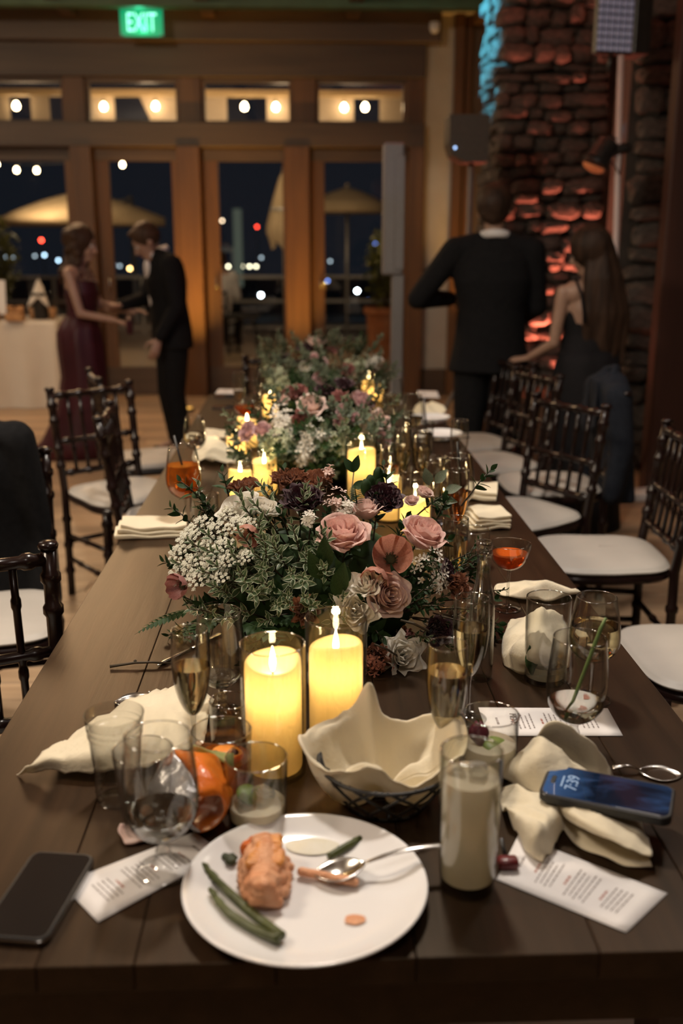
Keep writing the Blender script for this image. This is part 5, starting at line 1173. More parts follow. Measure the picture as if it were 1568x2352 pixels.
backarr((.04, 4.18, .80), (.30, .24, .20), 'farthest flower arrangement, white and black blooms rising before the glass doors', 610, 880, 800, 900, [
 ('dahlia', 'dahlia', 'petal_dark', 700, 795, .042, (0, -.3, 1)), ('lisianthus', 'lisi', 'petal_white', 728, 785, .045, (.1, -.3, 1)), ('rose', 'blushrose', 'petal_blush', 722, 826, .038, (0, -.6, .8)), ('rose', 'mauverose', 'petal_mauve', 738, 832, .034, (.2, -.6, .7)), ('dahlia', 'dahlia', 'petal_dark', 650, 824, .036, (-.3, -.4, .8)),
 ('carnation', 'carn', 'petal_rust', 765, 802, .026, (.2, -.3, 1)), ('rose', 'blushrose', 'petal_blush', 735, 868, .032, (0, -.8, .5)), ('rose', 'whiterose', 'petal_white', 700, 842, .03, (-.2, -.6, .7)), ('carnation', 'carn', 'petal_mauve', 800, 850, .03, (.2, -.6, .7)), ('hydrangea', 'cl', 'petal_green', 820, 840, .05, 0), ('hydrangea', 'cl', 'petal_green', 640, 865, .05, 0), ('hydrangea', 'cl', 'petal_white', 860, 830, .03, 0)], 9, 90)
# ================================================================ CLOTH, CHINA, FOOD, SMALL THINGS ON THE TABLE
def catmull(rows, k=5):
    def line(pts):
        out = []
        n = len(pts)
        for i in range(n - 1):
            p0, p1, p2, p3 = pts[max(i - 1, 0)], pts[i], pts[i + 1], pts[min(i + 2, n - 1)]
            for j in range(k):
                t = j / k; out.append(.5 * ((2 * p1) + (p2 - p0) * t + (2 * p0 - 5 * p1 + 4 * p2 - p3) * t * t + (3 * p1 - p0 - 3 * p2 + p3) * t ** 3))
        out.append(pts[-1]); return out
    a = [line(r) for r in rows]; b = [line([r[j] for r in a]) for j in range(len(a[0]))]
    return b
def wrinkle(g, amp, fr, seed, zmin=.0012):
    o = []
    for row in g: o.append([Vector((p.x, p.y, max(p.z + amp * (noise.noise(p * fr + Vector((seed, 0, 0))) + 1.9 * (.30 - abs(noise.noise(Vector((p.x * fr * 1.6 + p.y * fr * .8, p.y * fr * .5 - p.x * fr * .3, seed))))) + .4 * noise.noise(p * fr * 2.3 + Vector((0, seed, 0)))), zmin))) for p in row])
    return o
def cloth_px(name, parent, rows, seed=0, amp=.0078, m='napkin', fr=27):
    off = parent.location; g = catmull([[P(a, b, .75 + c) - off for a, b, c in r] for r in rows], 6)
    return MB().grid(wrinkle(g, amp, fr, seed)).build(name, M[m], parent, solid=.0014, fixn=False)
def napkin(px, py, label, group='ivory napkins left on the table'):
    return thing('napkin', label, 'napkin', P(px, py), 0, group)
t = napkin(260, 1720, 'large ivory napkin with a long pointed corner behind the plastic cup')
cloth_px('cloth', t, [[(38, 1778, .002), (120, 1776, .008), (210, 1778, .012), (300, 1774, .012), (380, 1744, .012), (470, 1700, .006)],
 [(70, 1762, .018), (150, 1740, .030), (230, 1728, .036), (310, 1712, .034), (390, 1692, .026), (475, 1672, .012)],
 [(105, 1735, .018), (190, 1692, .034), (260, 1662, .040), (330, 1642, .036), (400, 1632, .026), (482, 1640, .012)],
 [(150, 1705, .003), (215, 1662, .008), (290, 1612, .010), (350, 1590, .012), (412, 1576, .012), (492, 1606, .004)]], 1)
t = napkin(1320, 1830, 'crumpled ivory napkin under the lit phone')
cloth_px('upper_fold', t, [[(1152, 1792, .006), (1200, 1806, .020), (1262, 1835, .024), (1330, 1852, .022), (1402, 1852, .006)],
 [(1160, 1765, .02), (1208, 1772, .042), (1270, 1792, .040), (1338, 1812, .030), (1406, 1826, .010)],
 [(1185, 1738, .03), (1225, 1732, .062), (1280, 1755, .054), (1340, 1785, .038), (1404, 1812, .012)],
 [(1215, 1712, .04), (1238, 1694, .072), (1288, 1728, .060), (1342, 1768, .040), (1402, 1804, .012)]], 2, .006)
cloth_px('back_fold', t, [[(1244, 1768, .006), (1290, 1785, .006), (1335, 1800, .006), (1378, 1808, .005), (1404, 1812, .004)],
 [(1232, 1725, .040), (1282, 1735, .036), (1328, 1752, .028), (1370, 1776, .018), (1404, 1796, .007)],
 [(1222, 1706, .056), (1256, 1668, .086), (1310, 1675, .082), (1366, 1716, .054), (1402, 1776, .011)],
 [(1250, 1700, .058), (1285, 1685, .066), (1325, 1700, .058), (1372, 1738, .034), (1408, 1786, .006)]], 5, .005)
cloth_px('under_fold', t, [[(1284, 1890, .002), (1322, 1940, .002), (1385, 1968, .002), (1440, 1990, .002), (1497, 1994, .002)],
 [(1290, 1872, .005), (1332, 1910, .006), (1390, 1938, .006), (1445, 1962, .006), (1492, 1976, .004)], [(1300, 1850, .004), (1345, 1870, .005), (1400, 1900, .005), (1450, 1925, .005), (1482, 1945, .003)]], 6, .002)
cloth_px('lower_fold', t, [[(1286, 1866, .016), (1325, 1898, .030), (1385, 1926, .034), (1442, 1952, .028), (1496, 1972, .014)],
 [(1282, 1856, .030), (1335, 1880, .041), (1395, 1908, .040), (1450, 1936, .028), (1496, 1956, .013)],
 [(1280, 1846, .030), (1345, 1856, .036), (1410, 1872, .032), (1460, 1900, .020), (1486, 1925, .008)],
 [(1290, 1836, .010), (1360, 1836, .012), (1420, 1850, .012), (1460, 1870, .008), (1472, 1890, .003)]], 3, .005)
cloth_px('tail_fold', t, [[(1182, 1908, .003), (1200, 1945, .004), (1215, 1966, .005), (1245, 1984, .003)], [(1172, 1880, .012), (1210, 1902, .030), (1236, 1926, .030), (1268, 1950, .006)],
 [(1160, 1864, .02), (1240, 1870, .036), (1268, 1884, .032), (1294, 1902, .006)], [(1150, 1840, .004), (1215, 1846, .03), (1268, 1856, .03), (1300, 1876, .006)], [(1154, 1800, .010), (1208, 1815, .022), (1262, 1838, .020), (1300, 1858, .004)]], 4)
def crumple(px, py, w_, l_, rz, H, label, seed, fr=14, m='napkin', group='ivory napkins left on the table'):
    t = thing('napkin', label, 'napkin', P(px, py), rz, group); n = 30; g = []
    for i in range(n + 1):
        row = []
        for j in range(n + 1):
            u, v = 2 * i / n - 1, 2 * j / n - 1; q = Vector((u * w_ / 2, v * l_ / 2, seed * 3.1)); e = 1 - max(abs(u), abs(v)) ** 3
            rd = 1 - abs(noise.noise(q * fr * .62)) * 2.0; rd2 = 1 - abs(noise.noise(q * fr * 1.6 + Vector((5, 5, 5)))) * 2.0
            z = H * (max(0, rd) ** 1.6 * .8 + .25 * max(0, rd2)) * (.25 + .75 * e) + .002
            sh = .18 * noise.noise(q * fr * .7 + Vector((9, 0, 0))); row.append(Vector((u * w_ / 2 * (1 - .25 * v * v) + sh * w_, v * l_ / 2 * (1 - .2 * u * u) + sh * l_ * .5, max(z, .0012))))
        g.append(row)
    MB().grid(g).build('cloth', M[m], t, solid=.0013, fixn=False); return t
def folded(px, py, w_, l_, rz, th, label, layers=3):
    t = thing('napkin', label, 'napkin', P(px, py), rz, 'ivory napkins left on the table'); mb = MB()
    for k in range(layers):
        z0 = .0015 + th * k / layers; s_ = 1 - .05 * k; g = []
        for i in range(15):
            u = 2 * i / 14 - 1; row = []
            for j in range(22):
                a = math.pi * 2 * j / 22; cx, sx = math.cos(a), math.sin(a); y_ = (l_ / 2) * math.copysign(min(1, abs(cx) * 1.5), cx) * s_; z = z0 + th / layers * (.5 + .5 * sx)
                q = Vector((u * w_ / 2, y_, z)); row.append(Vector((q.x * s_ + .004 * k, q.y, max(.001, q.z + .009 * noise.noise(q * 17 + Vector((k * .3, 0, seedf[0] * 3)))))))
            g.append(row)
        mb.grid(g, 0, True)
    seedf[0] += 1; mb.build('cloth', M['napkin'], t); return t
seedf = [0]
folded(348, 1226, .175, .10, .12, .034, 'folded ivory napkin at the left table edge below the orange spritz', 3)
crumple(517, 1056, .21, .20, .5, .085, 'big crumpled ivory napkin behind the folded one on the left', 4, 11)
crumple(702, 1086, .15, .09, -.2, .040, 'small ivory napkin lying behind the nearest arrangement', 5, 16)
folded(1112, 1205, .10, .12, .1, .035, 'thick folded ivory napkin right of the flutes', 4); folded(1103, 1140, .09, .13, -.2, .028, 'ivory napkin under the large straw glass, above the thick folded one', 2)
crumple(1236, 1362, .16, .13, .2, .045, 'ivory napkin right of the coupe at the table edge', 7, 12)
t = napkin(1235, 1490, 'tall peaked ivory napkin between bottle and wide glass')
cloth_px('cloth', t, [[(1158, 1528, .003), (1200, 1548, .004), (1250, 1552, .004), (1305, 1538, .003)], [(1152, 1492, .022), (1195, 1502, .046), (1250, 1502, .046), (1312, 1495, .020)],
 [(1158, 1458, .032), (1200, 1450, .062), (1245, 1440, .074), (1302, 1442, .040)], [(1172, 1432, .022), (1214, 1416, .052), (1243, 1398, .088), (1292, 1416, .048)], [(1198, 1438, .004), (1232, 1446, .012), (1272, 1446, .012), (1312, 1450, .004)]], 8, .007)
crumple(985, 948, .16, .14, .3, .045, 'ivory napkin beyond the white plates on the far right', 9, 12)
crumple(500, 1000, .10, .12, .3, .03, 'ivory napkin at the far left beside the small candle', 10, 12)
# dinner plate with leftovers
def plate(px, py, r, label, grp='white dinner plates'):
    t = thing('dinner_plate', label, 'plate', P(px, py), 0, grp)
    MB().lathe(smoothp([(0, .004), (r * .60, .004), (r * .62, 0), (r * .66, 0), (r * .70, .004), (r * .90, .012), (r * 1.0, .0195), (r * 1.002, .0215), (r * .985, .0222), (r * .90, .0165), (r * .74, .0085), (r * .60, .0065), (0, .0062)], 1), seg=72).build('plate_body', M['china'], t); return t
pl = plate(701, 2062, .1345, 'large white dinner plate with salmon and asparagus leftovers at the near table end')
PC = pl.location
def onplate(px, py, h=.008): return P(px, py, .75 + h)
M['salmon'] = mat('salmon flesh', (.66, .27, .12), .5, c2=(.78, .40, .22), scale=30, stretch=(1, 3, 3), bump=.5, bscale=90, sss=.1); M['glaze'] = mat('salmon glaze', (.62, .22, .05), .3, c2=(.75, .32, .08), scale=40, bump=.4, bscale=120)
M['asp'] = mat('asparagus', (.035, .042, .009), .4, c2=(.085, .098, .02), scale=25, bump=.2, bscale=60); M['tomato'] = mat('roasted pepper', (.65, .13, .02), .3, c2=(.75, .2, .04), scale=20); M['herb'] = mat('dark herbs', (.03, .04, .015), .6, c2=(.05, .06, .02))
M['sauce'] = mat('butter sauce', (.72, .68, .55), .12, c2=(.76, .73, .64), scale=40)
rf = random.Random(2)
c = onplate(612, 2030); t = thing('salmon_piece', 'large flaked piece of glazed salmon on the near plate', 'food', c); mb = MB()
for i in range(13):
    y = -.042 + i * .0072; wd = .026 * math.sin(math.pi * (i + 2.2) / 17) ** .7
    for j in range(3):
        zz = .010 + .009 * j; ww = wd * (1 - .22 * j); x0 = -ww + rf.uniform(-.003, .003); x1 = ww * rf.uniform(.75, 1.05)
        mb.caps((x0, y + rf.uniform(-.002, .002), zz), ((x0 + x1) / 2, y - .004, zz + .003), .0072, .0078, 8); mb.caps(((x0 + x1) / 2, y - .004, zz + .003), (x1, y + rf.uniform(-.003, .003), zz - .001), .0078, .0060, 8)
remesh(mb, 'flesh', M['salmon'], t, .0014, 1)
mb = MB()
for i in range(8): mb.caps((-.017 + .002 * i, -.010 + i * .0072, .0315 - .0003 * i), (.010 + rf.uniform(0, .006), -.009 + i * .0072, .0305), .0065, .0055, 8)
mb.v = [(a, b, c_ + .003 * noise.noise(Vector((a, b, 0)) * 80)) for a, b, c_ in mb.v]
remesh(mb, 'glaze', M['glaze'], t, .0014, 1)
c = onplate(742, 2035); t = thing('salmon_flakes', 'smaller salmon flakes beside the spoon bowl', 'food', c); mb = MB()
for i in range(9): a = rf.uniform(-.4, .2); x = -.024 + i * .006; mb.caps((x, .010 - x * .35, .006), (x + .011, .006 - x * .35, .006), .0055, .005, 8)
remesh(mb, 'flesh', M['salmon'], t, .0014, 1)
def spear(pts, r, label):
    ps = [onplate(a, b, h) for a, b, h in pts]; c = ps[0].copy(); c.z = .76; t = thing('asparagus_spear', label, 'food', c, 0, 'asparagus on the near plate'); q = catmull([[p - c for p in ps], [p - c for p in ps]], 6); q = [r_[0] for r_ in q]
    n = len(q); MB().tube(q, [r * (.55 + .45 * min(1, i / (n * .35))) for i in range(n)], 10).build('stalk', M['asp'], t)
    tb_ = MB()
    for i in range(14):
        k = 1 + i % 5; p = q[k].lerp(q[k + 1], rf.random()); d = (q[k - 1] - q[k]).normalized(); u, v, _ = frame(d); a = i * 2.4; o = (u * math.cos(a) + v * math.sin(a)) * r * .75
        tb_.caps(p + o * .9, p + o + d * r * 1.3, r * .34, r * .08, 6)
    tb_.build('tip_scales', M['asp'], t)
spear([(465, 1985, .016), (505, 2030, .013), (560, 2082, .012), (610, 2122, .013), (648, 2150, .015)], .0052, 'longer asparagus spear reaching up the left rim of the plate')
spear([(482, 2042, .017), (520, 2092, .014), (575, 2130, .013), (640, 2158, .017)], .0050, 'shorter curved asparagus spear at the bottom left of the plate')
spear([(830, 1925, .012), (795, 1945, .011), (756, 1968, .010)], .0050, 'small cut asparagus piece at the far side of the plate')
c = onplate(555, 1975); t = thing('pepper_piece', 'orange pepper piece with dark herbs left of the salmon', 'food', c); remesh(MB().ball((.006, .006, .010), .010, 10, 0, (.9, .8, 1.1)).caps((.006, .006, .012), (.012, .010, .022), .007, .003, 8).ball((.012, -.002, .008), .007, 8), 'pepper', M['tomato'], t, .0012, 1)
mb = MB()
for i in range(8): mb.ball((-.012 + rf.uniform(-.008, .006), -.006 + rf.uniform(-.008, .006), .006), rf.uniform(.003, .006), 8)
remesh(mb, 'herbs', M['herb'], t, .0012, 1)
for px, py, s_ in ((720, 1935, .9), (815, 2112, .3)):
    c = onplate(px, py, .0085); mb = MB(); g = [[(.0002 + k * .0035 * s_ * (1 + .4 * noise.noise(Vector((math.cos(a), math.sin(a), px)))) * 2 * math.cos(a) * 1.3, k * .0035 * s_ * 2 * math.sin(a), .0012 * (1 - k / 4) + .0002) for a in [2 * math.pi * j / 24 for j in range(24)]] for k in range(5)]
    mb.grid(g, 0, True); o = mb.build('sauce_pool', M['sauce'] if s_ > .4 else M['salmon'], pl); o.location = c - PC
# cutlery
def spoon(pa, pb, za, zb, label, bl=.057, bw=.021, grp='metal cutlery', fork=False):
    a = P(*pa, za); b = P(*pb, zb); d = (b - a); L = d.length; d.normalize(); side = d.cross(Vector((0, 0, 1))).normalized(); up = side.cross(d)
    t = thing('spoon', label, 'spoon', a, 0, grp); g = []
    for i in range(13):
        v = i / 12; w_ = bw * math.sin(math.pi * min(.97, .03 + v * .93)) ** .8; g.append([d * bl * v + side * w_ * u - up * (.009 * math.sin(math.pi * v) * (1 - u * u)) + up * .0 for u in [-1 + 2 * j / 10 for j in range(11)]])
    MB().grid(g).build('bowl', M['steel'], t, solid=.0016, fixn=False)
    pts = [d * (bl * .95 + (L - bl * .95) * s_) + up * (.006 * math.sin(math.pi * s_)) for s_ in [i / 12 for i in range(13)]]
    MB().tube(pts, [.0028, .0026] + [.0028 + .0026 * (i / 12) ** 1.5 + .0005 * (i % 2) for i in range(2, 13)], 10, flat=.45).build('handle', M['steel'], t); return t
sp = spoon((722, 2008), (1030, 1942), .766, .788, 'silver spoon resting on the near plate with its bowl by the salmon')
spoon((1566, 1780), (1405, 1764), .752, .756, 'silver spoon lying bowl outward at the right edge beyond the lit phone')
spoon((262, 1614), (345, 1596), .753, .756, 'silver spoon half under the large left napkin')
k_ = thing('table_knife', 'silver knife handle sticking out behind the left champagne flute', 'knife', P(362, 1530), 0, 'metal cutlery'); a, b = P(362, 1528, .753) - k_.location, P(440, 1488, .753) - k_.location
MB().tube([a.lerp(b, i / 8) for i in range(9)], [.002, .005, .0055, .005, .0048, .0045, .004, .0035, .003], 8, flat=.5).build('handle', M['steel'], k_); MB().tube([b, b + (b - a) * .9], [.004, .006], 8, flat=.15).build('blade', M['steel'], k_)
o = MB(); q = [P(252, 1531, .754), P(310, 1522, .757), P(350, 1521, .757), P(420, 1525, .754)]; q = [p - P(320, 1524) for p in q]; o.tube(q, [.0026, .0022, .0020, .0016], 7).ball(q[1] + Vector((0, .002, .002)), .003, 6); o = o.build('twig', M['stemb']); o.location = P(320, 1524); tag(o, 'thin dark twig lying left of the champagne flute', 'twig')
# menu cards
def card(cs, label, lines, h=.0012, nm='menu_card', lift=0):
    q = [P(a, b, .75 + h) for a, b in cs]; c = sum(q, Vector()) / 4; c.z = .75; t = thing(nm, label, 'menu', c, 0, 'printed menu cards'); q = [p - c for p in q]
    g = []
    for i in range(11):
        u = i / 10; row = []
        for j in range(7):
            v = j / 6; p = q[0] * (1 - u) * (1 - v) + q[1] * u * (1 - v) + q[2] * u * v + q[3] * (1 - u) * v; p.z += lift * (2 * u - 1) ** 4; row.append(p)
        g.append(row)
    MB().grid(g).build('card', M['paper'], t, solid=.0005, fixn=False)
    for mk in ('ink', 'redink'):
        mb = MB()
        for (m_, u0, v0, v1, th) in lines:
            if m_ != mk: continue
            v = v0
            while v < v1:
                w_ = min(rf.uniform(.03, .09), v1 - v); 
                pt = lambda uu, vv: (q[0] * (1 - uu) * (1 - vv) + q[1] * uu * (1 - vv) + q[2] * uu * vv + q[3] * (1 - uu) * vv) + Vector((0, 0, .0005 + lift * (2 * uu - 1) ** 4))
                mb.add([pt(u0, v), pt(u0 + th, v), pt(u0 + th, v + w_), pt(u0, v + w_)], [(0, 1, 2, 3)]); v += w_ + .016
        if mb.v: mb.build('print' if mk == 'ink' else 'red_heading', M[mk], t, False, fixn=False)['kind'] = 'stuff'
    return t
L1 = [('ink', .10, .38, .62, .018)] + [('redink', .22, .40, .60, .016)] + [('ink', .26 + .035 * i, .22 + .03 * (i % 2), .78 - .04 * (i % 3), .011) for i in range(4)] + [('redink', .44, .40, .60, .016)] + [('ink', .48 + .035 * i, .20 + .04 * (i % 2), .80 - .03 * (i % 3), .011) for i in range(5)] + [('redink', .70, .38, .60, .016)] + [('ink', .74 + .035 * i, .26, .72, .011) for i in range(4)]
card([(1140, 2020), (1437, 2142), (1532, 2052), (1190, 1918)], 'white menu card lying beneath the crumpled napkin at the near right', L1)
card([(1120, 1690), (1430, 1690), (1395, 1627), (1098, 1625)], 'white menu card under the right goblet and the petal tumbler', L1)
card([(515, 1960), (225, 2118), (140, 2030), (446, 1911)], 'white menu card with a torn end under the near left goblet', L1)
card([(962, 912), (1010, 914), (1004, 898), (958, 897)], 'small pale card at the far right end of the table', L1[:6])
card([(494, 904), (560, 905), (562, 894), (502, 893)], 'small pale card at the far left end of the table', L1[:6])
# writing on the middle card
def text(s, size, m, parent, mw_, ext=0.0002, name='lettering'):
    cu = bpy.data.curves.new(name, 'FONT'); cu.body = s; cu.size = size; cu.extrude = ext; cu.align_x = 'CENTER'; cu.align_y = 'CENTER'; cu.materials.append(m)
    o = bpy.data.objects.new(name, cu); C.objects.link(o); me = bpy.data.meshes.new_from_object(o.evaluated_get(bpy.context.evaluated_depsgraph_get())); bpy.data.objects.remove(o)
    if not me.materials: me.materials.append(m)
    o = link(name, me, parent); o['kind'] = 'stuff'; o.matrix_basis = mw_; return o
mc = [o for o in bpy.data.objects if o.name.startswith('menu_card') and 'petal tumbler' in o.get('label', '')][0]
text('MENU', .014, M['ink'], mc, Matrix.Translation(P(1178, 1652, .7520) - mc.location) @ Matrix.Rotation(R(-97), 4, 'Z'))
# phones
def phone(ctr, ax, wdir, L, W, label, lit, h):
    t = thing('phone', label, 'phone', ctr, 0, 'phones on the table'); x = Vector(ax).normalized(); z = Vector((0, 0, 1)); z = (z - x * z.x * x.x).normalized() if False else x.cross(Vector(wdir)).normalized(); z = z if z.z > 0 else -z; y = z.cross(x)
    t.rotation_mode = 'QUATERNION'; t.rotation_quaternion = Matrix((x, y, z)).transposed().to_quaternion()
    def slab(l, w_, rad, z0, z1, ch=.001):
        mb = MB(); rows = []
        for zz, ins in ((z0, ch), (z0 + ch, 0), (z1 - ch, 0), (z1, ch)):
            row = []
            for cx, cy_, a0 in ((1, 1, 0), (-1, 1, 90), (-1, -1, 180), (1, -1, 270)):
                for k in range(6): a = R(a0 + 18 * k); row.append((cx * (l / 2 - rad) + (rad - ins) * math.cos(a), cy_ * (w_ / 2 - rad) + (rad - ins) * math.sin(a), zz))
            rows.append(row)
        mb.grid(rows, 0, True); n = 24; mb.f += [tuple(range(n)), tuple(3 * n + k for k in range(n))]; mb.m += [0, 0]; return mb
    slab(L, W, .013, 0, h, .0015).build('case', M['black'], t, sharp=35)
    if lit:
        m, n, out = nt('lock screen'); tc = N(n, 'ShaderNodeTexCoord'); wv = N(n, 'ShaderNodeTexNoise', Scale=18, Detail=5, Distortion=2.5); rp = N(n, 'ShaderNodeValToRGB')
        mp = N(n, 'ShaderNodeMapping'); mp.inputs['Scale'].default_value = (.5, 1.4, 1)
        sx = N(n, 'ShaderNodeSeparateXYZ'); mr = N(n, 'ShaderNodeMapRange'); mr.inputs[1].default_value = -.075; mr.inputs[2].default_value = -.018; mr.inputs[3].default_value = 1; mr.inputs[4].default_value = 0
        n.links.new(tc.outputs['Object'], mp.inputs[0]); n.links.new(mp.outputs[0], wv.inputs[0]); n.links.new(tc.outputs['Object'], sx.inputs[0]); n.links.new(sx.outputs[0], mr.inputs[0])
        e = rp.color_ramp.elements; e[0].position = .42; e[0].color = (.006, .010, .02, 1); e[1].position = .66; e[1].color = (.022, .045, .10, 1)
        n.links.new(wv.outputs[0], rp.inputs[0]); mx = N(n, 'ShaderNodeMix', data_type='RGBA'); mx.inputs[7].default_value = (.045, .10, .22, 1); n.links.new(mr.outputs[0], mx.inputs[0]); n.links.new(rp.outputs[0], mx.inputs[6])
        em = N(n, 'ShaderNodeEmission', Strength=1.0); n.links.new(mx.outputs[2], em.inputs[0]); gg = N(n, 'ShaderNodeBsdfGlossy', Roughness=.05); ms = N(n, 'ShaderNodeMixShader', Fac=.06); n.links.new(em.outputs[0], ms.inputs[1]); n.links.new(gg.outputs[0], ms.inputs[2]); n.links.new(ms.outputs[0], out.inputs[0])
        slab(L - .008, W - .008, .010, h - .0006, h + .0003, .0002).build('screen', m, t, sharp=35)
        o = MB(); o.caps((-L / 2 + .0125, -.007, h + .0004), (-L / 2 + .0125, .007, h + .0004), .003, .003, 12, .2, (1, 0, 0)); o.build('camera_island', M['black'], t)
        wt = emit('screen white', (.55, .68, .85), .6)
        text('7:39', .021, wt, t, Matrix.Translation((-L / 2 + .036, 0, h + .0006)) @ Matrix.Rotation(R(90), 4, 'Z'), name='clock_digits')
        bx((-L / 2 + .0235, 0, h + .0005), (.0022, .026, .0002)).build('date_line', wt, t, False)
    else:
        m_ = mat('dark screen', (.008, .008, .009), .08, c2=(.010, .010, .011), coat=.3); slab(L - .007, W - .007, .010, h - .0006, h + .0003, .0002).build('screen', m_, t, sharp=35)
        slab(L + .001, W + .001, .0135, h * .3, h * .8, .001).build('metal_rim', M['steel'], t, sharp=35)
    return t
a = P(1268, 1803, .792); b = P(1524, 1853, .792); wd = P(1400, 1800, .792) - P(1404, 1848, .792)
ph = phone((a + b) / 2 + Vector((0, 0, -.004)), b - a, wd, .156, .079, 'black-cased phone with a lit blue lock screen lying on the crumpled napkin', True, .012)
a = P(60, 2160, .756); b = P(170, 1966, .756)
c = P(92, 2065, .751); c.z = .7503
phone(c, (P(213, 1975, .76) - P(105, 2162, .76)), (P(213, 1975, .76) - P(82, 1962, .76)), .150, .076, 'dark phone with a black screen at the near left table corner', False, .0095)
for i, (px, py) in enumerate(((516, 913), (512, 938))): c = P(px, py, .7503); phone(c, (1, .05, 0), (0, 1, 0), .10, .055, ('black flat phone nearest the far left card', 'black flat phone between the far left card and the amber coupe')[i], False, .008)
# red pick and black stirrer
t = thing('stirrer', 'black drink stirrer with a dark red foot on the right menu card', 'stirrer', P(1165, 1990, .753)); q = P(1150, 1925, .775) - t.location; r_ = P(1164, 1980, .754) - t.location; MB().tube([q, r_], .0028, 8).build('stick', M['black'], t)
bx((0, -.001, .006), (.024, .017, .012), ch=.003).build('red_foot', mat('dark red plastic', (.10, .012, .014), .35, c2=(.14, .02, .02)), t)
# wire bread basket with napkin liner
bc = P(886, 1838); t = thing('bread_basket', 'black wire bread basket lined with a peaked ivory napkin', 'basket', bc); RB, RT, HB = .050, .087, .060
ring = lambda r_, z, n=48: [Vector((r_ * math.cos(2 * math.pi * i / n), r_ * math.sin(2 * math.pi * i / n), z)) for i in range(n + 1)]
for nm, r_, z, th in (('base_ring', RB, .002, .0022), ('rim_ring', RT, HB, .0026)): MB().tube(ring(r_, z), th, 7).build(nm, M['blackmetal'], t)
for i in range(11):
    for s in (-1, 1):
        a0 = 2 * math.pi * i / 11 + .12 * s; pts = [Vector(((RB + (RT - RB) * k ** .8) * math.cos(a0 + s * .95 * k), (RB + (RT - RB) * k ** .8) * math.sin(a0 + s * .95 * k), .002 + HB * k)) for k in [j / 8 for j in range(9)]]
        MB().tube(pts, .0021, 6).build('wire', M['blackmetal'], t)
MB().tube([(-.05, 0, .003), (.05, 0, .003)], .002, 6).tube([(0, -.05, .003), (0, .05, .003)], .002, 6).build('base_cross', M['blackmetal'], t)
outl = [(0, .104, .088), (22, .110, .094), (45, .098, .088), (70, .078, .076), (92, .066, .094), (108, .060, .140), (124, .074, .104), (148, .094, .086), (172, .108, .088), (188, .112, .094), (208, .094, .070), (232, .080, .078), (254, .072, .088), (276, .064, .064), (300, .076, .060), (322, .094, .086), (342, .100, .082)]
rows = []
for fr_, hz in ((0, 0), (.30, 0), (.55, .10), (.74, .42), (.86, .74), (.95, .95), (1.0, 1.0)):
    rows.append([Vector((r_ * fr_ * math.cos(R(a)), r_ * fr_ * math.sin(R(a)), .018 + (h_ - .018) * hz + (.020 * math.sin(R(a) * 3 + 1) + .012 * math.sin(R(a) * 5)) * (1 if .2 < fr_ < .9 else 0) * .8)) for a, r_, h_ in outl + outl[:1]])
for row in rows:
    for p in row: 
        q = math.hypot(p.x, p.y); p.z = max(p.z, .008)
g = catmull(rows, 6); g = [list(r_) for r_ in g]
MB().grid(wrinkle(g, .004, 30, 7, .006)).build('napkin_liner', M['napkin'], t, solid=.0014, fixn=False)
# snack bag
c = P(440, 1880); t = thing('snack_bag', 'open crumpled orange and silver snack bag behind the near goblet', 'snack bag', c, R(25))
M['bagorange'] = mat('orange foil', (.62, .13, .012), .28, c2=(.72, .20, .02), scale=12, bump=.4, bscale=25); M['bagsilver'] = mat('silver foil', (.42, .41, .43), .3, .6, c2=(.55, .54, .56), scale=18, bump=.6, bscale=40); M['bagtext'] = mat('yellow print', (.85, .5, .1), .5, c2=(.85, .55, .12))
def bagpart(a0, a1, l0, l1, m, nm, k=1.0):
    g = []
    for i in range(19):
        a = R(a0 + (a1 - a0) * i / 18); row = []
        for j in range(15):
            v = l0 + (l1 - l0) * j / 14; rr_ = .040 * (1 - .45 * abs(2 * v - 1) ** 3) * k; q = Vector((rr_ * 1.05 * math.cos(a), (v - .5) * .12, .042 + rr_ * math.sin(a))); q.x += .010 * noise.noise(q * 30); q.z = max(.001, q.z + .012 * noise.noise(q * 26 + Vector((3, 0, 0)))); row.append(q)
        g.append(row)
    return MB().grid(g).build(nm, m, t, solid=.0006, fixn=False)
bagpart(-100, 105, 0, 1, M['bagorange'], 'front_panel'); bagpart(105, 200, .0, .92, M['bagsilver'], 'silver_lining', .98); bagpart(200, 262, 0, .8, M['bagsilver'], 'back_panel')
MB().box((.0415, -.02, .035), (.001, .03, .010)).box((.041, .01, .030), (.001, .018, .012)).build('print', M['paper'], t, False)
t2 = crumple(318, 1920, .05, .045, .3, .018, 'small pinkish paper scrap under the clear cup by the goblet', 12, 40, 'petal_blush', 'paper scrap'); t2.name = 'paper_scrap'; t2['category'] = 'paper'
for px, py, lb in ((1012, 1006, 'nearest white plate with dark cutlery on the far right'), (988, 968, 'white plate behind the nearest far-right plate')): plate(px, py, .080, lb)
for px, py, lb in ((1012, 1010, 'dark fork resting on the nearest far-right plate'), (992, 972, 'dark fork on the second far-right plate')):
    f = thing('fork', lb, 'fork', P(px, py, .772), R(8), 'metal cutlery'); MB().tube([(-.02, 0, 0), (.11, .01, .002)], [.003, .005], 8, flat=.4).build('handle', M['steel'], f); 
    for k in range(4): MB().tube([(-.02, (k - 1.5) * .0015, 0), (-.035, (k - 1.5) * .005, -.001), (-.075, (k - 1.5) * .005, 0)], .0013, 6).build('tine', M['steel'], f)
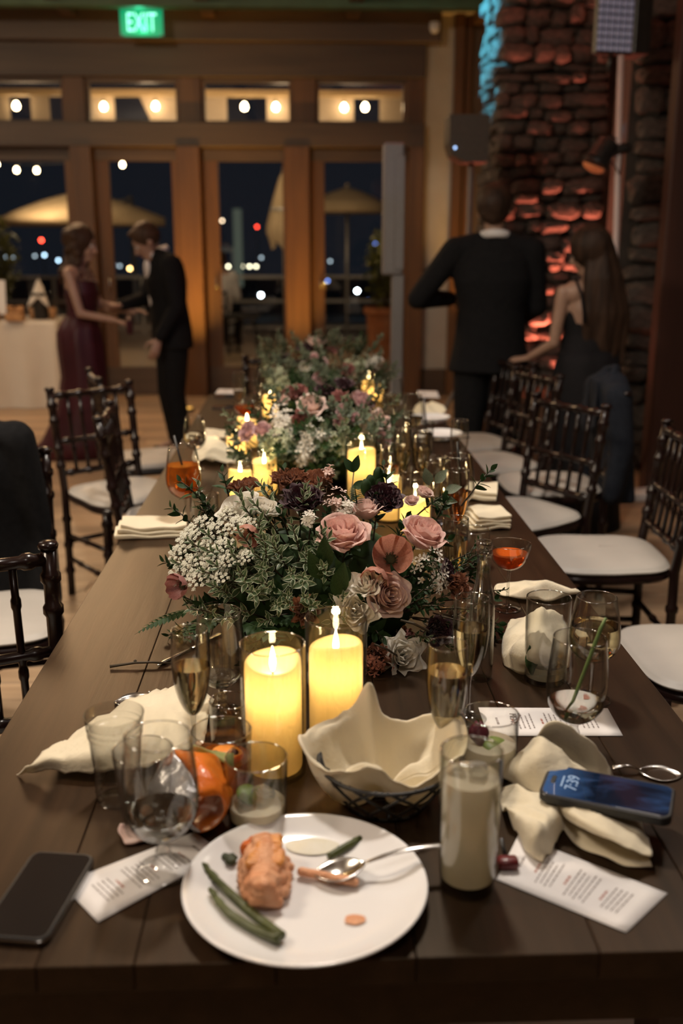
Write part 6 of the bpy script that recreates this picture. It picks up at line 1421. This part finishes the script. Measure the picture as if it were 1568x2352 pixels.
# ================================================================ ROOM EQUIPMENT AND BAR TABLE
# exit sign
p = PY(325, 52, 9.25); t = thing('exit_sign', 'green lit EXIT sign hanging from the ceiling before the doors', 'exit sign', p)
bx((0, 0, 0), (.36, .014, .215), ch=.003).build('panel', mat('green acrylic', (.02, .25, .12), .2, c2=(.02, .25, .12), emis=(.01, .42, .20), es=.55), t, False)
text('EXIT', .185, emit('exit letters', (.30, 1.0, .70), 2.2), t, Matrix.Translation((0, -.0085, -.006)) @ Matrix.Rotation(R(90), 4, 'X') @ Matrix.Diagonal((.68, 1.12, 1, 1)), .003, 'letters')
bx((0, 0, .125), (.30, .05, .04), ch=.004).build('housing', M['black'], t, False); MB().tube([(0, 0, .14), (0, 0, 3.42 - p.z)], .012, 8).build('stem', M['black'], t)
for s in (-1, 1): MB().ball((s * .165, -.008, -.10), .012, 8).build('corner_clip', M['alu'], t)
point((p.x, p.y - .12, p.z - .02), 1.2, (.05, 1, .5), .05)
p = PY(1001, 58, 9.45); o = MB().lathe([(0, -.05), (.03, -.045), (.045, -.01), (.045, .04), (0, .04)], seg=16).build('motion_sensor', M['paper']); o.location = (p.x, WY - .26, p.z); tag(o, 'small white sensor on the top beam near the cream panel', 'sensor')
# column loudspeaker before the doors
M['spk'] = mat('speaker grille', (.16, .15, .15), .45, .3, c2=(.21, .20, .20), scale=200, bump=.3, bscale=400)
Yc = 5.75; a = PY(905, 328, Yc); b = PY(908, 632, Yc); c = PY(912, 635, Yc)
t = thing('column_speaker', 'slim tall white-grey column loudspeaker before the glass doors', 'speaker', (a.x + .01, Yc, 0))
bx((-.012, 0, (a.z + b.z) / 2), (.115, .10, a.z - b.z), ch=.012).build('array_cabinet', M['spk'], t, False); bx((.02, -.052, (a.z + b.z) / 2 - .02), (.055, .012, a.z - b.z - .1), ch=.004).build('grille', M['spk'], t, False)
bx((.02, 0, b.z / 2 + .2), (.07, .07, b.z - .38), ch=.008).build('spacer_pole', M['spk'], t, False); bx((.02, 0, .21), (.32, .38, .40), ch=.02).build('bass_cabinet', M['black'], t, False)
spot((Yc * -.1, Yc - 1.2, 2.6), (a.x - .03, Yc, 1.9), 7, (.30, .45, 1.0), 16, .6, .03)
# dark loudspeaker on a pole before the pier
Ys = 6.45; a = PY(1074, 268, Ys); b = PY(1074, 375, Ys)
t = thing('pole_speaker', 'dark loudspeaker on a pole in front of the stone pier', 'speaker', (a.x, Ys, 0)); hz = a.z - b.z
mb = MB(); prof = [(-.125, .5), (.115, .5), (.115, -.5), (-.03, -.5), (-.10, -.36), (-.125, -.1)]
mb.v = [(x, y_, (a.z + b.z) / 2 + z * hz) for y_ in (-.12, .12) for x, z in prof]; n = 6; mb.f = [tuple(range(n)), tuple(range(n, 2 * n))[::-1]] + [(i, (i + 1) % n, n + (i + 1) % n, n + i) for i in range(n)]; mb.m = [0] * len(mb.f)
mb.build('cabinet', mat('dark cabinet', (.05, .042, .036), .5, c2=(.065, .055, .045), scale=60), t, False); MB().tube([(.03, 0, b.z + .02), (.03, 0, .5)], .018, 10).build('pole', M['spk'], t)
MB().ball((-.09, -.122, b.z + .08), .008, 8).build('indicator_light', emit('blue led', (.4, .6, 1), 3), t)
for k in range(3): q = 2 * math.pi * k / 3 + .4; MB().tube([(.03, 0, .62), (.03 + .34 * math.cos(q), .34 * math.sin(q), .015)], .013, 8).build('leg', M['spk'], t)
MB().tube([(.03, 0, .0), (.03, 0, .65)], .024, 10).build('lower_pole', M['spk'], t)
# light stand with led panel and par can
Yl = 5.75; top = PY(1424, 150, Yl); bot = PY(1412, 640, Yl); t = thing('light_stand', 'leaning pale pole of the stage light stand by the stone wall', 'stand', (bot.x, Yl, 0)); MB().tube([(top.x - bot.x, 0, top.z + .05), (0, 0, bot.z), (-.01, 0, .55)], .017, 10).build('pole', mat('pale pole', (.62, .52, .52), .5, c2=(.66, .56, .56)), t)
MB().tube([(-.01, 0, .9), (-.01, 0, .02)], .023, 10).build('lower_pole', M['blackmetal'], t)
for k in range(3): q = 2 * math.pi * k / 3 + .2; MB().tube([(-.01, 0, .55), (.33 * math.cos(q) - .01, .33 * math.sin(q), .015)], .012, 8).build('leg', M['blackmetal'], t)
a = PY(1410, 0, Yl); b = PY(1415, 120, Yl); zc = (a.z + b.z) / 2 + .04; hh = a.z - b.z + .10
t = thing('led_panel', 'square bluish lamp panel with rows of cells at the top of the light stand', 'stage light', ((a.x + b.x) / 2, Yl, zc), R(12)); bx((0, .02, 0), (.215, .04, hh), ch=.004).build('housing', M['black'], t, False)
cell = MB().box((0, 0, 0), (.030, .008, .030), ch=.003).mesh('lamp_cell', mat('lens cell', (.20, .20, .26), .25, c2=(.36, .36, .44), scale=30, emis=(.10, .10, .15), es=.45), False)
for i in range(6):
    for j in range(9): link('lamp_cell', cell, t, (-.0875 + .035 * i, -.003, -hh / 2 + .03 + j * (hh - .06) / 8))
bx((.17, .09, 0), (.10, .18, hh * .95), ch=.006).build('side_box', M['black'], t, False); MB().tube([(0, .04, -hh / 2 - .10), (0, .03, -hh / 2 + .02)], .012).build('bracket', M['black'], t)
a = PY(1385, 348, Yl - .02); t = thing('par_light', 'black stage lamp with an orange lens clamped to the pale pole', 'stage light', a); 
MB().tube([(.03, .02, .045), (-.045, -.02, -.06)], [.06, .068], 20).tube([(-.045, -.02, -.06), (-.055, -.025, -.08)], [.072, .072], 20).build('lamp_body', M['black'], t, sharp=40); MB().tube([(-.0552, -.0252, -.0804), (-.0558, -.0256, -.0815)], .062, 20).build('lens', mat('orange lens', (.5, .18, .08), .3, c2=(.65, .3, .15), scale=60, emis=(1, .25, .08), es=.15), t)
MB().caps((.03, .02, .0), (.13, .02, .02), .035, .03, 10).build('clamp', M['black'], t); MB().tube([(-.02, 0, .07), (.05, .02, .08), (.12, .02, .03)], .008, 6).build('bracket', M['black'], t); MB().tube([(.05, 0, -.05), (.10, 0, -.12), (.11, .02, -.02)], .006, 6).build('cable', M['black'], t)
# small things on the floor
p = P(1478, 1145, .0); o = bx((0, 0, .02), (.26, .16, .04), ch=.004).build('white_case', M['paper'], None, False); o.location = (p.x, p.y, 0.006); o.rotation_euler = (0, 0, .2); tag(o, 'flat white case lying on the floor by the stone wall', 'case')
# uplights
def uplight(x, y, c_, label, z=0):
    t = thing('uplight', label, 'uplight', (x, y, z + .001)); MB().lathe([(0, 0), (.06, 0), (.065, .01), (.06, .03), (.05, .032), (0, .03)], seg=20).build('body', M['black'], t); MB().lathe([(0, .033), (.045, .033), (.045, .036), (0, .036)], seg=20).build('lens', emit('lens ' + label[:4], c_, 1.5), t)
# bar table with white cloth
x1 = P(143, 940, 0).x; yb = 8.94; zt = PY(60, 738, yb).z - .01
t = thing('bar_table', 'long bar table hidden under a floor-length white cloth at the far left', 'table', (x1 - 1.2, yb + .38, 0)); bx((0, 0, zt - .02), (2.38, .74, .03)).build('table_top', M['timber_h'], t, False)
for sx in (-1, 1):
    for sy in (-1, 1): MB().tube([(sx * 1.1, sy * .32, 0), (sx * 1.1, sy * .32, zt - .03)], .02, 8).build('leg', M['blackmetal'], t)
mb = MB(); rows = []; n = 220; W2, D2 = 1.2, .38
def per(s_):
    tot = 2 * (2 * W2 + 2 * D2); d = s_ * tot
    for dx, dy, L, ox, oy, nx, ny in ((1, 0, 2 * W2, -W2, -D2, 0, -1), (0, 1, 2 * D2, W2, -D2, 1, 0), (-1, 0, 2 * W2, W2, D2, 0, 1), (0, -1, 2 * D2, -W2, D2, -1, 0)):
        if d <= L + 1e-9: return Vector((ox + dx * d, oy + dy * d, 0)), Vector((nx, ny, 0))
        d -= L
    return Vector((-W2, -D2, 0)), Vector((0, -1, 0))
for z, k_ in ((zt + .008, 0), (zt - .02, .1), (zt * .66, .5), (zt * .33, .8), (.012, 1.0)):
    row = []
    for i in range(n):
        p, nn = per(i / n); f = .022 * k_ * (math.sin(i * .62) + .6 * math.sin(i * .23 + 1)) + .03 * k_; q = p + nn * f; row.append((q.x, q.y, z))
    rows.append(row)
mb.grid(rows, 0, True); mb.f.append(tuple(range(n))); mb.m.append(0); o = mb.build('tablecloth', M['whitecloth']); o.location = t.location; tag(o, 'floor-length white cloth draped over the bar table', 'tablecloth')
zb = zt + .012
def onbar(px): q = PY(px, 738, yb + .25); return Vector((q.x, yb + .25, zb))
t = thing('wine_bucket', 'black bucket with a white folded napkin on the bar table', 'bucket', onbar(96)); MB().lathe([(0, 0), (.06, 0), (.065, .01), (.078, .22), (.083, .23), (.075, .23), (.06, .03), (0, .03)], seg=28).build('bucket', M['black'], t, sharp=50)
g = [[Vector((.10 * (u - .5) * 2 * (1 - .75 * v), -.082 + .08 * v, .19 + .16 * v - .09 * abs(u - .5) * 2 * (1 - v * .5))) for u in [i / 8 for i in range(9)]] for v in [j / 6 for j in range(7)]]
MB().grid(wrinkle(g, .008, 20, 3, .1)).build('napkin', M['whitecloth'], t, solid=.01, fixn=False); MB().lathe([(.0, .02), (.036, .02), (.036, .2), (.015, .27), (.014, .33), (0, .33)], (0, .0, 0), 16).build('bottle', mat('green bottle', (.02, .04, .02), .15, c2=(.02, .04, .02)), t)
q = onbar(6); t = thing('bar_sign', 'white upright card standing at the left end of the bar table', 'sign', q); bx((-.02, 0, .19), (.13, .012, .30), rot=Matrix.Rotation(-.15, 3, 'X')).build('sign_board', M['paper'], t, False); bx((-.02, .02, .02), (.10, .08, .04)).build('foot', M['timber_h'], t, False)
M['bread'] = mat('brown bread', (.35, .17, .07), .7, c2=(.5, .28, .12), scale=20, bump=.4)
for i, (px, lb) in enumerate(((25, 'wooden tray of pale flowers nearest the card on the bar table'), (52, 'small brown tray beside the black bucket'))):
    q = onbar(px); q.y -= .22; t = thing('wooden_tray', lb, 'tray', q + Vector((-.12 * (i == 0), 0, 0))); bx((0, 0, .035), (.15, .12, .07), ch=.006).build('tray_box', M['bread'], t, False); mb = MB()
    for k in range(16): mb.ball((random.uniform(-.06, .06), random.uniform(-.04, .04), .085 + random.uniform(-.01, .03)), random.uniform(.014, .026), 8)
    mb.build('filling', M['petal_white'] if i == 0 else M['bread'], t)['kind'] = 'stuff'
for px, lb in ((78, 'short brown glass left of the black bucket'), (122, 'amber glass right of the black bucket')):
    t = thing('bar_glass', lb, 'glass', onbar(px)); MB().lathe([(0, 0), (.03, 0), (.035, .1), (.033, .1), (.028, .008), (0, .008)], seg=18).build('glass_body', M['bread'], t)

for x, y, z, c_, lb in ((-1.04, 8.75, 0, (1, .5, .1), 'amber floor uplight before the post beside the leaning man'), (-.05, 8.75, 0, (1, .5, .1), 'amber floor uplight before the middle wooden post'), (1.88, 7.00, .44, (1, .2, .1), 'red uplight in the middle of the stone hearth'), (1.45, 6.98, .44, (1, .2, .1), 'red uplight at the left end of the stone hearth'), (2.06, 6.96, .44, (1, .2, .1), 'red uplight at the right end of the stone hearth')):
    uplight(x, y, c_, lb, z)
